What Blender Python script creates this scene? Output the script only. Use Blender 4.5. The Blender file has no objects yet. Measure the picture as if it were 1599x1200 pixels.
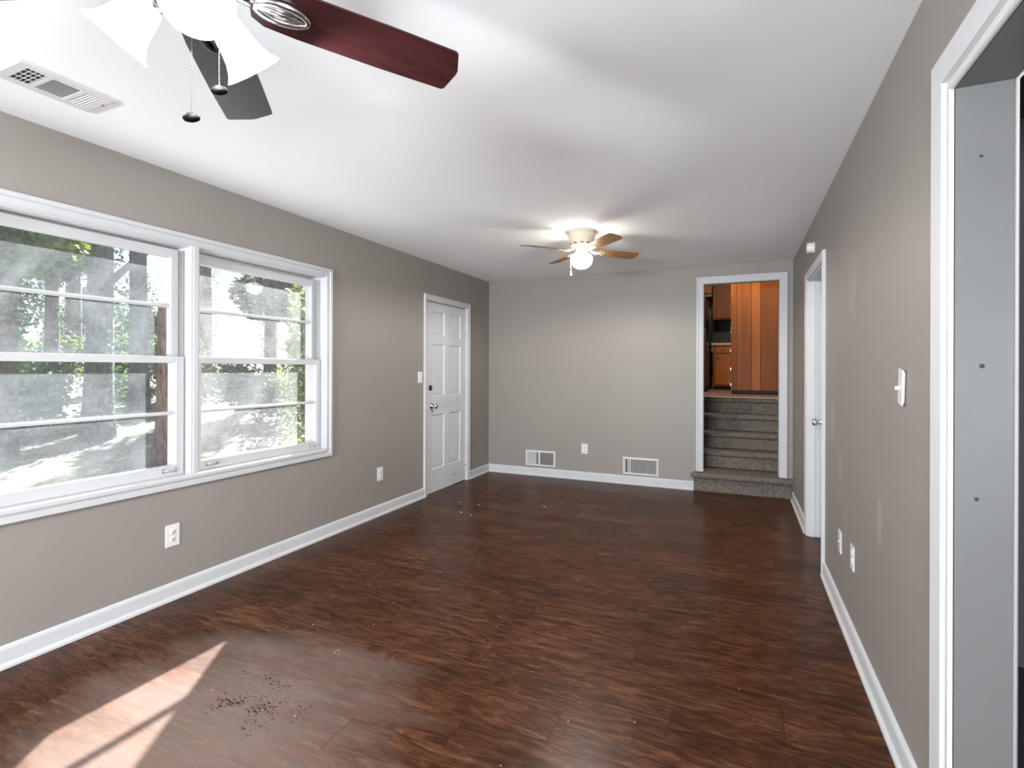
import bpy, bmesh, math, random
from mathutils import Matrix, Vector
R = math.radians
PI = math.pi
S = bpy.context.scene
COL = S.collection
random.seed(7)

# ------------------------------------------------------------------ camera, world, sun, exposure
XL, XR, YB, H = -2.951, 0.506, 5.936, 2.44        # left wall, right wall, back wall, ceiling (m)
XO = -3.15                                        # outer face of the left wall
cam_d = bpy.data.cameras.new('camera')
cam = bpy.data.objects.new('camera', cam_d)
COL.objects.link(cam)
cam_d.sensor_width = 36.0
cam_d.lens = 36.0 * 800.6 / 1599.0
cam_d.shift_y = -23.4 / 1599.0
cam_d.clip_start = 0.02
cam.matrix_world = Matrix.Translation((0, 0, 1.319)) @ Matrix.Rotation(R(23.85), 4, 'Z') @ Matrix.Rotation(R(90), 4, 'X') @ Matrix.Rotation(R(0.17), 4, 'Z')
S.camera = cam

world = bpy.data.worlds.new('sky')
S.world = world
world.use_nodes = True
bg = world.node_tree.nodes['Background']
bg.inputs[0].default_value = (0.80, 0.90, 1.0, 1)
bg.inputs[1].default_value = 0.40

sun_d = bpy.data.lights.new('sun', 'SUN')
sun_d.energy = 12.5
sun_d.angle = R(0.8)
sun_d.color = (1.0, 0.98, 0.96)
sun = bpy.data.objects.new('sun', sun_d)
COL.objects.link(sun)
SUN_DIR = Vector((0.4755, -0.724, -0.50)).normalized()
sun.rotation_euler = SUN_DIR.to_track_quat('-Z', 'Y').to_euler()
sun.location = (-8, 12, 8)


def area(name, loc, direction, sx, sy, energy, color=(1, 1, 1)):
    d = bpy.data.lights.new(name, 'AREA')
    d.shape = 'RECTANGLE'
    d.size, d.size_y, d.energy, d.color = sx, sy, energy, color
    o = bpy.data.objects.new(name, d)
    COL.objects.link(o)
    o.location = loc
    o.rotation_euler = Vector(direction).to_track_quat('-Z', 'Z').to_euler()
    return o


# lamps added to brighten the room from rear, side and hall; kitchen lamp unseen
area('rear_fill', (-1.25, -5.10, 0.98), (-0.15, 1, 1.2), 2.2, 0.45, 300, (0.88, 0.945, 1.0))
area('side_fill', (-3.12, -1.62, 0.98), (1, 0.7, 1.5), 1.2, 0.45, 5, (0.88, 0.945, 1.0))
_h = area('hall_fill', (1.88, -0.15, 1.30), (-1, 0.25, 0.05), 0.7, 1.1, 24, (0.93, 0.965, 1.0))
_h.data.spread = R(110)
area('kitchen_lamp_unseen', (-0.32, 7.75, 3.36), (0.0, 0.35, -1), 0.4, 0.4, 20, (1.0, 0.84, 0.68))

S.view_settings.view_transform = 'Standard'
S.view_settings.look = 'None'
S.view_settings.gamma = 1.0
S.view_settings.use_curve_mapping = False
S.view_settings.exposure = 1.62
S.cycles.max_bounces = 12
S.cycles.diffuse_bounces = 6
S.cycles.transparent_max_bounces = 16
S.cycles.caustics_reflective = False
S.cycles.caustics_refractive = False
S.cycles.sample_clamp_indirect = 6.0


# ------------------------------------------------------------------ helpers
class MB:
    """collects shapes and links them as one mesh object"""

    def __init__(s, M=None):
        s.bm = bmesh.new()
        s.M = M or Matrix()

    def _put(s, t, M=None, smooth=False):
        M = s.M @ (M or Matrix())
        if smooth:
            for f in t.faces:
                f.smooth = True
        bmesh.ops.transform(t, matrix=M, verts=t.verts)
        if M.determinant() < 0:
            bmesh.ops.reverse_faces(t, faces=t.faces)
        me = bpy.data.meshes.new('tmp')
        t.to_mesh(me)
        t.free()
        s.bm.from_mesh(me)
        bpy.data.meshes.remove(me)
        return s

    def box(s, lo, hi, bev=0.0, M=None):
        t = bmesh.new()
        bmesh.ops.create_cube(t, size=1)
        c = [(a + b) / 2 for a, b in zip(lo, hi)]
        d = [abs(b - a) for a, b in zip(lo, hi)]
        bmesh.ops.transform(t, matrix=Matrix.Translation(c) @ Matrix.Diagonal((*d, 1)), verts=t.verts)
        if bev > 0:
            bev = min(bev, min(d) * 0.45)
            bmesh.ops.bevel(t, geom=t.edges[:], offset=bev, segments=2, profile=0.5, affect='EDGES')
        return s._put(t, M)

    def lathe(s, prof, seg=24, M=None, smooth=True):
        t = bmesh.new()
        rings = []
        for r, z in prof:
            if r < 1e-6:
                rings.append([t.verts.new((0, 0, z))])
            else:
                rings.append([t.verts.new((r * math.cos(2 * PI * k / seg), r * math.sin(2 * PI * k / seg), z)) for k in range(seg)])
        for a, b in zip(rings, rings[1:]):
            for k in range(seg):
                k2 = (k + 1) % seg
                if len(a) == 1 and len(b) == 1:
                    continue
                if len(a) == 1:
                    t.faces.new((a[0], b[k2], b[k]))
                elif len(b) == 1:
                    t.faces.new((a[k], a[k2], b[0]))
                else:
                    t.faces.new((a[k], a[k2], b[k2], b[k]))
        bmesh.ops.recalc_face_normals(t, faces=t.faces)
        return s._put(t, M, smooth)

    def tube(s, path, rad, seg=10, M=None, caps=True):
        t = bmesh.new()
        P = [Vector(p) for p in path]
        rr = rad if isinstance(rad, (list, tuple)) else [rad] * len(P)
        rings = []
        for i, p in enumerate(P):
            d = (P[min(i + 1, len(P) - 1)] - P[max(i - 1, 0)]).normalized()
            u = d.cross(Vector((0, 0, 1)))
            if u.length < 1e-3:
                u = d.cross(Vector((1, 0, 0)))
            u.normalize()
            v = d.cross(u)
            rings.append([t.verts.new(p + rr[i] * (math.cos(2 * PI * k / seg) * u + math.sin(2 * PI * k / seg) * v)) for k in range(seg)])
        for a, b in zip(rings, rings[1:]):
            for k in range(seg):
                t.faces.new((a[k], a[(k + 1) % seg], b[(k + 1) % seg], b[k]))
        if caps:
            t.faces.new(rings[0])
            t.faces.new(rings[-1])
        bmesh.ops.recalc_face_normals(t, faces=t.faces)
        return s._put(t, M, True)

    def prism(s, poly, z0, z1, M=None, bev=0.0):
        t = bmesh.new()
        a = [t.verts.new((x, y, z0)) for x, y in poly]
        b = [t.verts.new((x, y, z1)) for x, y in poly]
        t.faces.new(a)
        t.faces.new(b)
        n = len(poly)
        for k in range(n):
            t.faces.new((a[k], a[(k + 1) % n], b[(k + 1) % n], b[k]))
        bmesh.ops.recalc_face_normals(t, faces=t.faces)
        if bev:
            bmesh.ops.bevel(t, geom=t.edges[:], offset=bev, segments=2, profile=0.5, affect='EDGES')
        return s._put(t, M)

    def sweep(s, corners, prof, closed=False, M=None):
        """mitred moulding round axis-aligned corners (u, v); prof = (outward offset, height above the wall)"""
        t = bmesh.new()
        n = len(corners)
        rings = []
        for i in range(n):
            p = Vector(corners[i])
            o = Vector((0, 0))
            for j, k in (((i - 1) % n, i), (i, (i + 1) % n)):
                if not closed and ((i == 0 and j == n - 1) or (i == n - 1 and j == n - 1)):
                    continue
                d = (Vector(corners[k]) - Vector(corners[j])).normalized()
                o += Vector((-d.y, d.x))
            rings.append([t.verts.new((p.x + o.x * a, p.y + o.y * a, h)) for a, h in prof])
        m = len(prof)
        rng = range(n) if closed else range(n - 1)
        for i in rng:
            a, b = rings[i], rings[(i + 1) % n]
            for k in range(m - 1):
                t.faces.new((a[k], a[k + 1], b[k + 1], b[k]))
        if not closed:
            t.faces.new(rings[0])
            t.faces.new(rings[-1])
        bmesh.ops.recalc_face_normals(t, faces=t.faces)
        return s._put(t, M)

    def sphere(s, c, r, seg=12, rings=8, M=None, scale=(1, 1, 1)):
        t = bmesh.new()
        bmesh.ops.create_uvsphere(t, u_segments=seg, v_segments=rings, radius=r)
        return s._put(t, Matrix.Translation(c) @ (M or Matrix()) @ Matrix.Diagonal((*scale, 1)), True)

    def build(s, name, mat, parent=None, origin=None):
        me = bpy.data.meshes.new(name)
        w = wloc(parent) if parent else Vector(origin or (0, 0, 0))
        bmesh.ops.translate(s.bm, verts=s.bm.verts, vec=-w)
        s.bm.to_mesh(me)
        s.bm.free()
        me.materials.append(mat)
        o = bpy.data.objects.new(name, me)
        COL.objects.link(o)
        if parent:
            o.parent = parent
        else:
            o.location = w
        return o


def wloc(o):
    v = Vector((0, 0, 0))
    while o:
        v += o.location
        o = o.parent
    return v


def tag(o, label, cat, group=None, kind=None):
    o['label'] = label
    o['category'] = cat
    if group:
        o['group'] = group
    if kind:
        o['kind'] = kind
    return o


def thing(name, label, cat, loc, group=None, kind=None):
    o = bpy.data.objects.new(name, None)
    o.empty_display_size = 0.1
    COL.objects.link(o)
    o.location = loc
    return tag(o, label, cat, group, kind)


def dup(root, loc, label=None):
    r = root.copy()
    COL.objects.link(r)
    r.location = loc
    if label:
        r['label'] = label
    for ch in list(root.children):
        c = ch.copy()
        COL.objects.link(c)
        c.parent = r
        for g in list(ch.children):
            d = g.copy()
            COL.objects.link(d)
            d.parent = c
    return r


def wallM(side, u, v):
    """u along the wall, v up, local z out of the wall into the room"""
    if side == 'left':     # u = world Y, normal +X
        return Matrix(((0, 0, 1, XL), (1, 0, 0, u), (0, 1, 0, v), (0, 0, 0, 1)))
    if side == 'right':    # u = -Y, normal -X
        return Matrix(((0, 0, -1, XR), (-1, 0, 0, u), (0, 1, 0, v), (0, 0, 0, 1)))
    return Matrix(((1, 0, 0, u), (0, 0, -1, YB), (0, 1, 0, v), (0, 0, 0, 1)))   # back: u = X, normal -Y


# ------------------------------------------------------------------ materials
class NT:
    def __init__(s, name):
        s.m = bpy.data.materials.new(name)
        s.m.use_nodes = True
        s.t = s.m.node_tree
        s.p = s.t.nodes['Principled BSDF']
        s.out = s.t.nodes['Material Output']

    def n(s, typ, **kw):
        nd = s.t.nodes.new('ShaderNode' + typ)
        for k, v in kw.items():
            if k.startswith('i_'):
                nd.inputs[int(k[2:])].default_value = v
            else:
                setattr(nd, k, v)
        return nd

    def l(s, a, b):
        s.t.links.new(a, b)

    def pos(s):
        return s.n('NewGeometry').outputs['Position']

    def math(s, op, a, b=0.0, c=None):
        nd = s.n('Math', operation=op)
        for i, x in enumerate((a, b, c)):
            if x is None:
                continue
            if isinstance(x, (int, float)):
                nd.inputs[i].default_value = x
            else:
                s.l(x, nd.inputs[i])
        return nd.outputs[0]

    def mapping(s, vec, scale=(1, 1, 1), loc=(0, 0, 0), rot=(0, 0, 0)):
        nd = s.n('Mapping')
        s.l(vec, nd.inputs[0])
        nd.inputs[1].default_value = loc
        nd.inputs[2].default_value = rot
        nd.inputs[3].default_value = scale
        return nd.outputs[0]

    def noise(s, vec, scale, detail=4, rough=0.55, dist=0.0):
        nd = s.n('TexNoise')
        nd.inputs['Scale'].default_value = scale
        nd.inputs['Detail'].default_value = detail
        nd.inputs['Roughness'].default_value = rough
        nd.inputs['Distortion'].default_value = dist
        if vec is not None:
            s.l(vec, nd.inputs['Vector'])
        return nd.outputs[0]

    def ramp(s, fac, stops):
        nd = s.n('ValToRGB')
        e = nd.color_ramp.elements
        while len(e) < len(stops):
            e.new(0.5)
        for k, (p, c) in enumerate(stops):
            e[k].position = p
            e[k].color = (*c, 1) if len(c) == 3 else c
        s.l(fac, nd.inputs[0])
        return nd.outputs[0]

    def mix(s, fac, a, b, blend='MIX'):
        nd = s.n('Mix', data_type='RGBA', blend_type=blend)
        for i, x in ((0, fac), (6, a), (7, b)):
            if isinstance(x, (int, float)):
                nd.inputs[i].default_value = x
            elif isinstance(x, tuple):
                nd.inputs[i].default_value = (*x, 1)
            else:
                s.l(x, nd.inputs[i])
        return nd.outputs[2]

    def bump(s, h, strength=0.2, dist=0.002):
        nd = s.n('Bump')
        nd.inputs['Strength'].default_value = strength
        nd.inputs['Distance'].default_value = dist
        s.l(h, nd.inputs['Height'])
        s.l(nd.outputs[0], s.p.inputs['Normal'])

    def base(s, col):
        if isinstance(col, tuple):
            s.p.inputs['Base Color'].default_value = (*col, 1)
        else:
            s.l(col, s.p.inputs['Base Color'])

    def rough(s, v):
        if isinstance(v, (int, float)):
            s.p.inputs['Roughness'].default_value = v
        else:
            s.l(v, s.p.inputs['Roughness'])


def paint(name, col, rough=0.5, var=0.04, bump=0.05, scale=3.0, spec=0.4):
    t = NT(name)
    ps = t.pos()
    f = t.noise(ps, scale, 5)
    c1 = tuple(max(0, x * (1 - var)) for x in col)
    c2 = tuple(min(1, x * (1 + var)) for x in col)
    t.base(t.ramp(f, [(0.3, c1), (0.7, c2)]))
    t.rough(rough)
    t.p.inputs['Specular IOR Level'].default_value = spec
    if bump:
        t.bump(t.noise(ps, 160, 3), bump, 0.001)
    return t.m


def metal(name, col, rough=0.3):
    t = NT(name)
    t.base(col)
    t.p.inputs['Metallic'].default_value = 1.0
    t.rough(t.math('MULTIPLY_ADD', t.noise(t.pos(), 60), 0.12, rough - 0.06))
    return t.m


def wood(name, dark, light, axis='X', scale=1.0, rough=0.4, spec=0.4):
    t = NT(name)
    tc = t.n('TexCoord').outputs['Object']
    sc = {'X': (1.5, 14, 14), 'Y': (14, 1.5, 14), 'Z': (14, 14, 1.2)}[axis]
    v = t.mapping(tc, tuple(x * scale for x in sc))
    f = t.noise(v, 2.0, 6, 0.6, 0.6)
    g = t.noise(v, 9.0, 4, 0.6)
    k = t.math('ADD', t.math('MULTIPLY', f, 0.75), t.math('MULTIPLY', g, 0.25))
    t.base(t.ramp(k, [(0.3, dark), (0.72, light)]))
    t.rough(rough)
    t.p.inputs['Specular IOR Level'].default_value = spec
    return t.m


WALL = (0.262, 0.236, 0.214)


def wall_material(name, patches=()):
    t = NT(name)
    ps = t.pos()
    f = t.noise(ps, 1.7, 5)
    c = t.ramp(f, [(0.3, tuple(x * 0.97 for x in WALL)), (0.7, tuple(x * 1.03 for x in WALL))])
    sep = t.n('SeparateXYZ')
    t.l(ps, sep.inputs[0])
    wob = t.math('MULTIPLY', t.math('SUBTRACT', t.noise(ps, 22, 3), 0.5), 0.5)
    for (y, z, ry, rz, amt) in patches:      # pale spackle patches left on the paint
        dy = t.math('DIVIDE', t.math('SUBTRACT', sep.outputs[1], y), ry)
        dz = t.math('DIVIDE', t.math('SUBTRACT', sep.outputs[2], z), rz)
        r = t.math('ADD', t.math('ADD', t.math('MULTIPLY', dy, dy), t.math('MULTIPLY', dz, dz)), wob)
        mr = t.n('MapRange')
        t.l(r, mr.inputs[0])
        mr.inputs[1].default_value = 1.1
        mr.inputs[2].default_value = 0.7
        mr.inputs[3].default_value = 0
        mr.inputs[4].default_value = amt * 0.55
        c = t.mix(mr.outputs[0], c, (0.60, 0.55, 0.51))
    t.base(c)
    t.rough(0.48)
    t.p.inputs['Specular IOR Level'].default_value = 0.35
    t.bump(t.noise(ps, 130, 4), 0.06, 0.001)
    return t.m


def floor_material():
    t = NT('dark_wood_laminate')
    ps = t.pos()
    sep = t.n('SeparateXYZ')
    t.l(ps, sep.inputs[0])
    x, y = sep.outputs[0], sep.outputs[1]
    W, L = 0.178, 1.22
    ry = t.math('DIVIDE', t.math('ADD', y, 1.355 - 1.355 * 2 + 10 * W), W)
    row = t.math('FLOOR', ry)
    wn = t.n('TexWhiteNoise', noise_dimensions='1D')
    t.l(row, wn.inputs['W'])
    rx = t.math('ADD', t.math('DIVIDE', t.math('ADD', x, 20.0), L), wn.outputs['Value'])
    colm = t.math('FLOOR', rx)
    w2 = t.n('TexWhiteNoise', noise_dimensions='2D')
    cb = t.n('CombineXYZ')
    t.l(row, cb.inputs[0])
    t.l(colm, cb.inputs[1])
    t.l(cb.outputs[0], w2.inputs['Vector'])
    # grain, shifted for every plank
    sh = t.n('VectorMath', operation='MULTIPLY_ADD')
    t.l(w2.outputs['Color'], sh.inputs[0])
    sh.inputs[1].default_value = (7, 7, 7)
    t.l(ps, sh.inputs[2])
    g1 = t.noise(t.mapping(sh.outputs[0], (2.2, 13, 1)), 2.4, 7, 0.66, 1.4)
    g2 = t.noise(t.mapping(sh.outputs[0], (5, 42, 1)), 3.0, 5, 0.7, 0.8)
    g3 = t.noise(t.mapping(ps, (0.8, 2.0, 1)), 2.2, 3, 0.5)
    k = t.math('ADD', t.math('MULTIPLY', g1, 0.62), t.math('ADD', t.math('MULTIPLY', g2, 0.23), t.math('MULTIPLY', g3, 0.15)))
    c = t.ramp(k, [(0.34, (0.014, 0.0042, 0.0018)), (0.47, (0.044, 0.0150, 0.0066)), (0.56, (0.090, 0.0370, 0.0170)), (0.67, (0.185, 0.090, 0.047))])
    tone = t.math('MULTIPLY_ADD', w2.outputs['Value'], 0.30, 0.86)
    hs = t.n('HueSaturation')
    t.l(c, hs.inputs['Color'])
    t.l(tone, hs.inputs['Value'])
    c = hs.outputs[0]
    # worn finish near the window, with the window's sheen painted in as paler colour
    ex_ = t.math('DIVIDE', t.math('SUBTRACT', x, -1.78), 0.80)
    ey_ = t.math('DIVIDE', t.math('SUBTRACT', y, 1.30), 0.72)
    worn_sheen = t.n('MapRange')
    t.l(t.math('ADD', t.math('ADD', t.math('MULTIPLY', ex_, ex_), t.math('MULTIPLY', ey_, ey_)), t.math('MULTIPLY', t.math('SUBTRACT', g3, 0.5), 1.7)), worn_sheen.inputs[0])
    worn_sheen.inputs[1].default_value = 1.0
    worn_sheen.inputs[2].default_value = 0.1
    worn_sheen.inputs[3].default_value = 0.0
    worn_sheen.inputs[4].default_value = 0.50
    c = t.mix(worn_sheen.outputs[0], c, (0.245, 0.190, 0.165))
    # plank joints
    fy = t.math('FRACT', ry)
    fx = t.math('FRACT', rx)
    ey = t.math('MULTIPLY', t.math('MINIMUM', fy, t.math('SUBTRACT', 1.0, fy)), W)
    ex = t.math('MULTIPLY', t.math('MINIMUM', fx, t.math('SUBTRACT', 1.0, fx)), L)
    jy = t.math('LESS_THAN', ey, 0.0007)
    jx = t.math('LESS_THAN', ex, 0.0013)
    # joints are only open here and there
    op = t.math('GREATER_THAN', t.noise(ps, 2.3, 2), 0.50)
    joint = t.math('MAXIMUM', t.math('MULTIPLY', jx, 0.85), t.math('MULTIPLY', t.math('MULTIPLY', jy, op), 0.55))
    c = t.mix(joint, c, (0.008, 0.004, 0.003))
    # scuffed, flaking patch near the window
    dx = t.math('DIVIDE', t.math('SUBTRACT', x, -1.72), 0.36)
    dy = t.math('DIVIDE', t.math('SUBTRACT', y, 1.47), 0.24)
    rr = t.math('ADD', t.math('MULTIPLY', dx, dx), t.math('MULTIPLY', dy, dy))
    mask = t.n('MapRange')
    t.l(rr, mask.inputs[0])
    mask.inputs[1].default_value = 1.0
    mask.inputs[2].default_value = 0.05
    mask.inputs[3].default_value = 0.0
    mask.inputs[4].default_value = 1.0
    fl = t.noise(t.mapping(ps, (55, 120, 1), rot=(0, 0, 0.5)), 1.0, 3, 0.6, 0.6)
    clus = t.noise(ps, 11.0, 2)
    v = t.math('ADD', t.math('MULTIPLY', fl, 0.6), t.math('ADD', t.math('MULTIPLY', clus, 0.4), t.math('MULTIPLY', t.math('SUBTRACT', mask.outputs[0], 1.0), 0.14)))
    fleck = t.n('MapRange')
    t.l(v, fleck.inputs[0])
    fleck.inputs[1].default_value = 0.545
    fleck.inputs[2].default_value = 0.575
    fk = t.math('MULTIPLY', fleck.outputs[0], t.math('GREATER_THAN', mask.outputs[0], 0.02))
    c = t.mix(fk, c, (0.020, 0.012, 0.009))
    t.base(c)
    rgh = t.math('ADD', t.math('MULTIPLY_ADD', g2, 0.12, 0.25), t.math('MULTIPLY', fk, 0.4))
    t.rough(rgh)
    t.p.inputs['Specular IOR Level'].default_value = 0.10
    hgt = t.math('SUBTRACT', t.math('MULTIPLY', g2, 0.35), t.math('ADD', t.math('MULTIPLY', joint, 0.9), t.math('MULTIPLY', fk, 0.8)))
    t.bump(hgt, 0.10, 0.0012)
    return t.m


def dirty_glass(name, amount, col=(0.93, 0.95, 0.97)):
    """clear pane carrying a film of dried dirt that the sun lights up"""
    t = NT(name)
    ps = t.pos()
    big = t.noise(ps, 2.6, 4, 0.6, 0.8)
    fine = t.noise(ps, 55, 5, 0.75)
    spk = t.noise(ps, 260, 2, 0.6)
    streak = t.noise(t.mapping(ps, (1, 3, 34), rot=(0.5, 0, 0)), 2.0, 4, 0.7, 0.5)
    k = t.math('ADD', t.math('MULTIPLY', big, 0.50), t.math('ADD', t.math('MULTIPLY', fine, 0.22), t.math('ADD', t.math('MULTIPLY', spk, 0.13), t.math('MULTIPLY', streak, 0.15))))
    mr = t.n('MapRange')
    t.l(k, mr.inputs[0])
    mr.inputs[1].default_value = 0.36
    mr.inputs[2].default_value = 0.62
    mr.inputs[3].default_value = amount * 0.3
    mr.inputs[4].default_value = amount * 1.6
    tr = t.n('BsdfTransparent')
    tl = t.n('BsdfTranslucent')
    tl.inputs[0].default_value = (*col, 1)
    df = t.n('BsdfDiffuse')
    df.inputs[0].default_value = (*col, 1)
    mx0 = t.n('MixShader')
    mx0.inputs[0].default_value = 0.3
    t.l(tl.outputs[0], mx0.inputs[1])
    t.l(df.outputs[0], mx0.inputs[2])
    mx = t.n('MixShader')
    t.l(mr.outputs[0], mx.inputs[0])
    t.l(tr.outputs[0], mx.inputs[1])
    t.l(mx0.outputs[0], mx.inputs[2])
    gl = t.n('BsdfGlossy')
    gl.inputs['Roughness'].default_value = 0.02
    lw = t.n('LayerWeight')
    fac = t.math('MULTIPLY_ADD', t.math('POWER', lw.outputs['Facing'], 5.0), 0.5, 0.02)
    mx2 = t.n('MixShader')
    t.l(fac, mx2.inputs[0])
    t.l(mx.outputs[0], mx2.inputs[1])
    t.l(gl.outputs[0], mx2.inputs[2])
    t.l(mx2.outputs[0], t.out.inputs[0])
    return t.m


def glow(name, col, strength, base=(0.9, 0.9, 0.9)):
    t = NT(name)
    t.base(base)
    t.rough(0.35)
    t.p.inputs['Emission Color'].default_value = (*col, 1)
    t.p.inputs['Emission Strength'].default_value = strength
    return t.m


def carpet_material():
    t = NT('grey_brown_carpet')
    ps = t.pos()
    a = t.noise(ps, 260, 3, 0.7)
    b = t.noise(ps, 38, 4, 0.7)
    k = t.math('ADD', t.math('MULTIPLY', a, 0.6), t.math('MULTIPLY', b, 0.4))
    t.base(t.ramp(k, [(0.36, (0.060, 0.050, 0.042)), (0.5, (0.155, 0.132, 0.112)), (0.66, (0.32, 0.28, 0.24))]))
    t.rough(0.95)
    t.p.inputs['Specular IOR Level'].default_value = 0.1
    t.bump(k, 0.9, 0.006)
    return t.m


def ceiling_material():
    t = NT('white_ceiling_paint')
    ps = t.pos()
    f = t.noise(ps, 0.9, 5)
    c = t.ramp(f, [(0.3, (0.885, 0.905, 0.92)), (0.7, (0.92, 0.935, 0.95))])
    sep = t.n('SeparateXYZ')
    t.l(ps, sep.inputs[0])
    # smear of wall paint next to the right wall
    wob = t.math('MULTIPLY', t.math('SUBTRACT', t.noise(ps, 9, 4), 0.5), 1.3)
    dx = t.math('DIVIDE', t.math('SUBTRACT', sep.outputs[0], 0.42), 0.10)
    dy = t.math('DIVIDE', t.math('SUBTRACT', sep.outputs[1], 1.42), 0.26)
    r = t.math('ADD', t.math('ADD', t.math('MULTIPLY', dx, dx), t.math('MULTIPLY', dy, dy)), wob)
    mr = t.n('MapRange')
    t.l(r, mr.inputs[0])
    mr.inputs[1].default_value = 1.0
    mr.inputs[2].default_value = 0.3
    mr.inputs[3].default_value = 0
    mr.inputs[4].default_value = 0.6
    c = t.mix(mr.outputs[0], c, (0.60, 0.53, 0.50))
    t.base(c)
    t.rough(0.9)
    t.p.inputs['Specular IOR Level'].default_value = 0.15
    t.bump(t.math('ADD', t.noise(ps, 5, 4), t.math('MULTIPLY', t.noise(ps, 90, 3), 0.2)), 0.10, 0.004)
    return t.m


def leaf_material(name, dark, light):
    t = NT(name)
    ps = t.pos()
    f = t.noise(ps, 7, 4, 0.7)
    c = t.ramp(f, [(0.3, dark), (0.68, light)])
    t.base(c)
    t.rough(0.5)
    tl = t.n('BsdfTranslucent')
    t.l(c, tl.inputs[0])
    mx = t.n('MixShader')
    mx.inputs[0].default_value = 0.4
    t.l(t.p.outputs[0], mx.inputs[1])
    t.l(tl.outputs[0], mx.inputs[2])
    t.l(mx.outputs[0], t.out.inputs[0])
    return t.m


def litter_material():
    t = NT('leaf_litter_ground')
    ps = t.pos()
    a = t.noise(ps, 14, 6, 0.7)
    b = t.noise(ps, 0.7, 3)
    c = t.ramp(a, [(0.3, (0.035, 0.027, 0.019)), (0.5, (0.085, 0.07, 0.052)), (0.7, (0.22, 0.185, 0.145))])
    g = t.ramp(a, [(0.35, (0.05, 0.07, 0.03)), (0.65, (0.20, 0.24, 0.10))])
    c = t.mix(t.ramp(b, [(0.5, (0, 0, 0)), (0.62, (1, 1, 1))]), c, g)
    t.base(c)
    t.rough(0.95)
    t.bump(a, 0.8, 0.03)
    return t.m


def bark_material(name, dark, light):
    t = NT(name)
    ps = t.pos()
    a = t.noise(t.mapping(ps, (9, 9, 1.8)), 2.2, 6, 0.7, 0.5)
    t.base(t.ramp(a, [(0.35, dark), (0.65, light)]))
    t.rough(0.9)
    t.bump(a, 0.9, 0.03)
    return t.m


M_left = wall_material('taupe_wall_paint')
M_right = wall_material('taupe_wall_paint_patched', ((2.42, 0.72, 0.045, 0.10, 0.35), (3.26, 0.78, 0.06, 0.09, 0.30), (3.52, 1.02, 0.07, 0.14, 0.28), (3.12, 0.56, 0.05, 0.06, 0.22), (2.95, 1.75, 0.10, 0.16, 0.15)))
M_ceil = ceiling_material()
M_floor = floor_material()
M_trim = paint('white_gloss_trim', (0.54, 0.543, 0.555), 0.55, 0.02, 0.02, 8, 0.15)
M_win = paint('white_window_paint', (0.51, 0.51, 0.52), 0.35, 0.02, 0.02, 8)
M_jamb = paint('jamb_shade_paint', (0.135, 0.135, 0.134), 0.4, 0.03, 0.05, 5)  # shade on the white jamb is put into this grey
M_door = paint('white_door_paint', (0.60, 0.61, 0.63), 0.4, 0.02, 0.02, 6)
M_plate = paint('ivory_white_plastic', (0.68, 0.67, 0.645), 0.35, 0.01, 0.0, 8)
M_slot = paint('dark_slot', (0.03, 0.03, 0.03), 0.7, 0.0, 0.0)
M_grille = paint('white_enamel_grille', (0.64, 0.64, 0.635), 0.4, 0.02, 0.0, 9)
M_duct = paint('dark_duct_inside', (0.045, 0.045, 0.05), 0.8, 0.1, 0.0)
M_nickel = metal('brushed_nickel', (0.62, 0.61, 0.59), 0.28)
M_chrome = metal('polished_nickel', (0.80, 0.80, 0.80), 0.18)
M_darkmetal = metal('dark_bronze', (0.10, 0.09, 0.08), 0.35)
M_steel = metal('grey_steel_track', (0.45, 0.45, 0.45), 0.45)
M_black = paint('black_pull_knob', (0.002, 0.002, 0.002), 0.6, 0.1, 0.0, 3, 0.04)
M_chain = metal('grey_bead_chain', (0.10, 0.10, 0.10), 0.5)
M_carpet = carpet_material()
M_glassL = dirty_glass('dusty_glass', 0.043, (0.84, 0.93, 1.0))
M_glassR = dirty_glass('very_dusty_glass', 0.058, (0.93, 0.965, 1.0))
M_mahog = wood('mahogany_blade', (0.017, 0.0040, 0.0045), (0.055, 0.015, 0.0165), 'X', 1.6, 0.35)
M_greyblade = paint('grey_blade', (0.055, 0.056, 0.064), 0.35, 0.06, 0.0)  # second blade drawn grey instead of mahogany
M_oakblade = wood('oak_blade', (0.14, 0.055, 0.016), (0.36, 0.17, 0.05), 'X', 2.0, 0.4)
M_cream = paint('cream_enamel', (0.68, 0.60, 0.48), 0.35, 0.05, 0.0)
M_shade = glow('lit_frosted_glass', (0.94, 0.975, 1.0), 1.1)
M_globe = glow('lit_globe_glass', (1.0, 0.93, 0.78), 4.5)
_t = M_globe.node_tree
_tr = _t.nodes.new('ShaderNodeBsdfTransparent')
_mx = _t.nodes.new('ShaderNodeMixShader')
_mx.inputs[0].default_value = 0.4
_t.links.new(_tr.outputs[0], _mx.inputs[1])
_t.links.new(_t.nodes['Principled BSDF'].outputs[0], _mx.inputs[2])
_t.links.new(_mx.outputs[0], _t.nodes['Material Output'].inputs[0])
M_cab = wood('kitchen_cabinet_wood', (0.15, 0.043, 0.008), (0.28, 0.092, 0.018), 'Z', 0.5, 0.5, 0.2)
M_cab2 = wood('kitchen_stile_wood', (0.27, 0.080, 0.016), (0.44, 0.150, 0.030), 'Z', 0.5, 0.5, 0.2)
M_toe = paint('dark_toe_kick', (0.025, 0.010, 0.006), 0.6, 0.1, 0.0)
M_counter = paint('tan_countertop', (0.45, 0.33, 0.24), 0.35, 0.1, 0.0, 40)
M_blackapp = paint('black_appliance', (0.012, 0.011, 0.011), 0.25, 0.1, 0.0)
M_kwall = paint('kitchen_wall_paint', (0.40, 0.27, 0.21), 0.6, 0.05, 0.0)
M_backspl = paint('black_backsplash', (0.006, 0.006, 0.006), 0.5, 0.1, 0.0)
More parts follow.
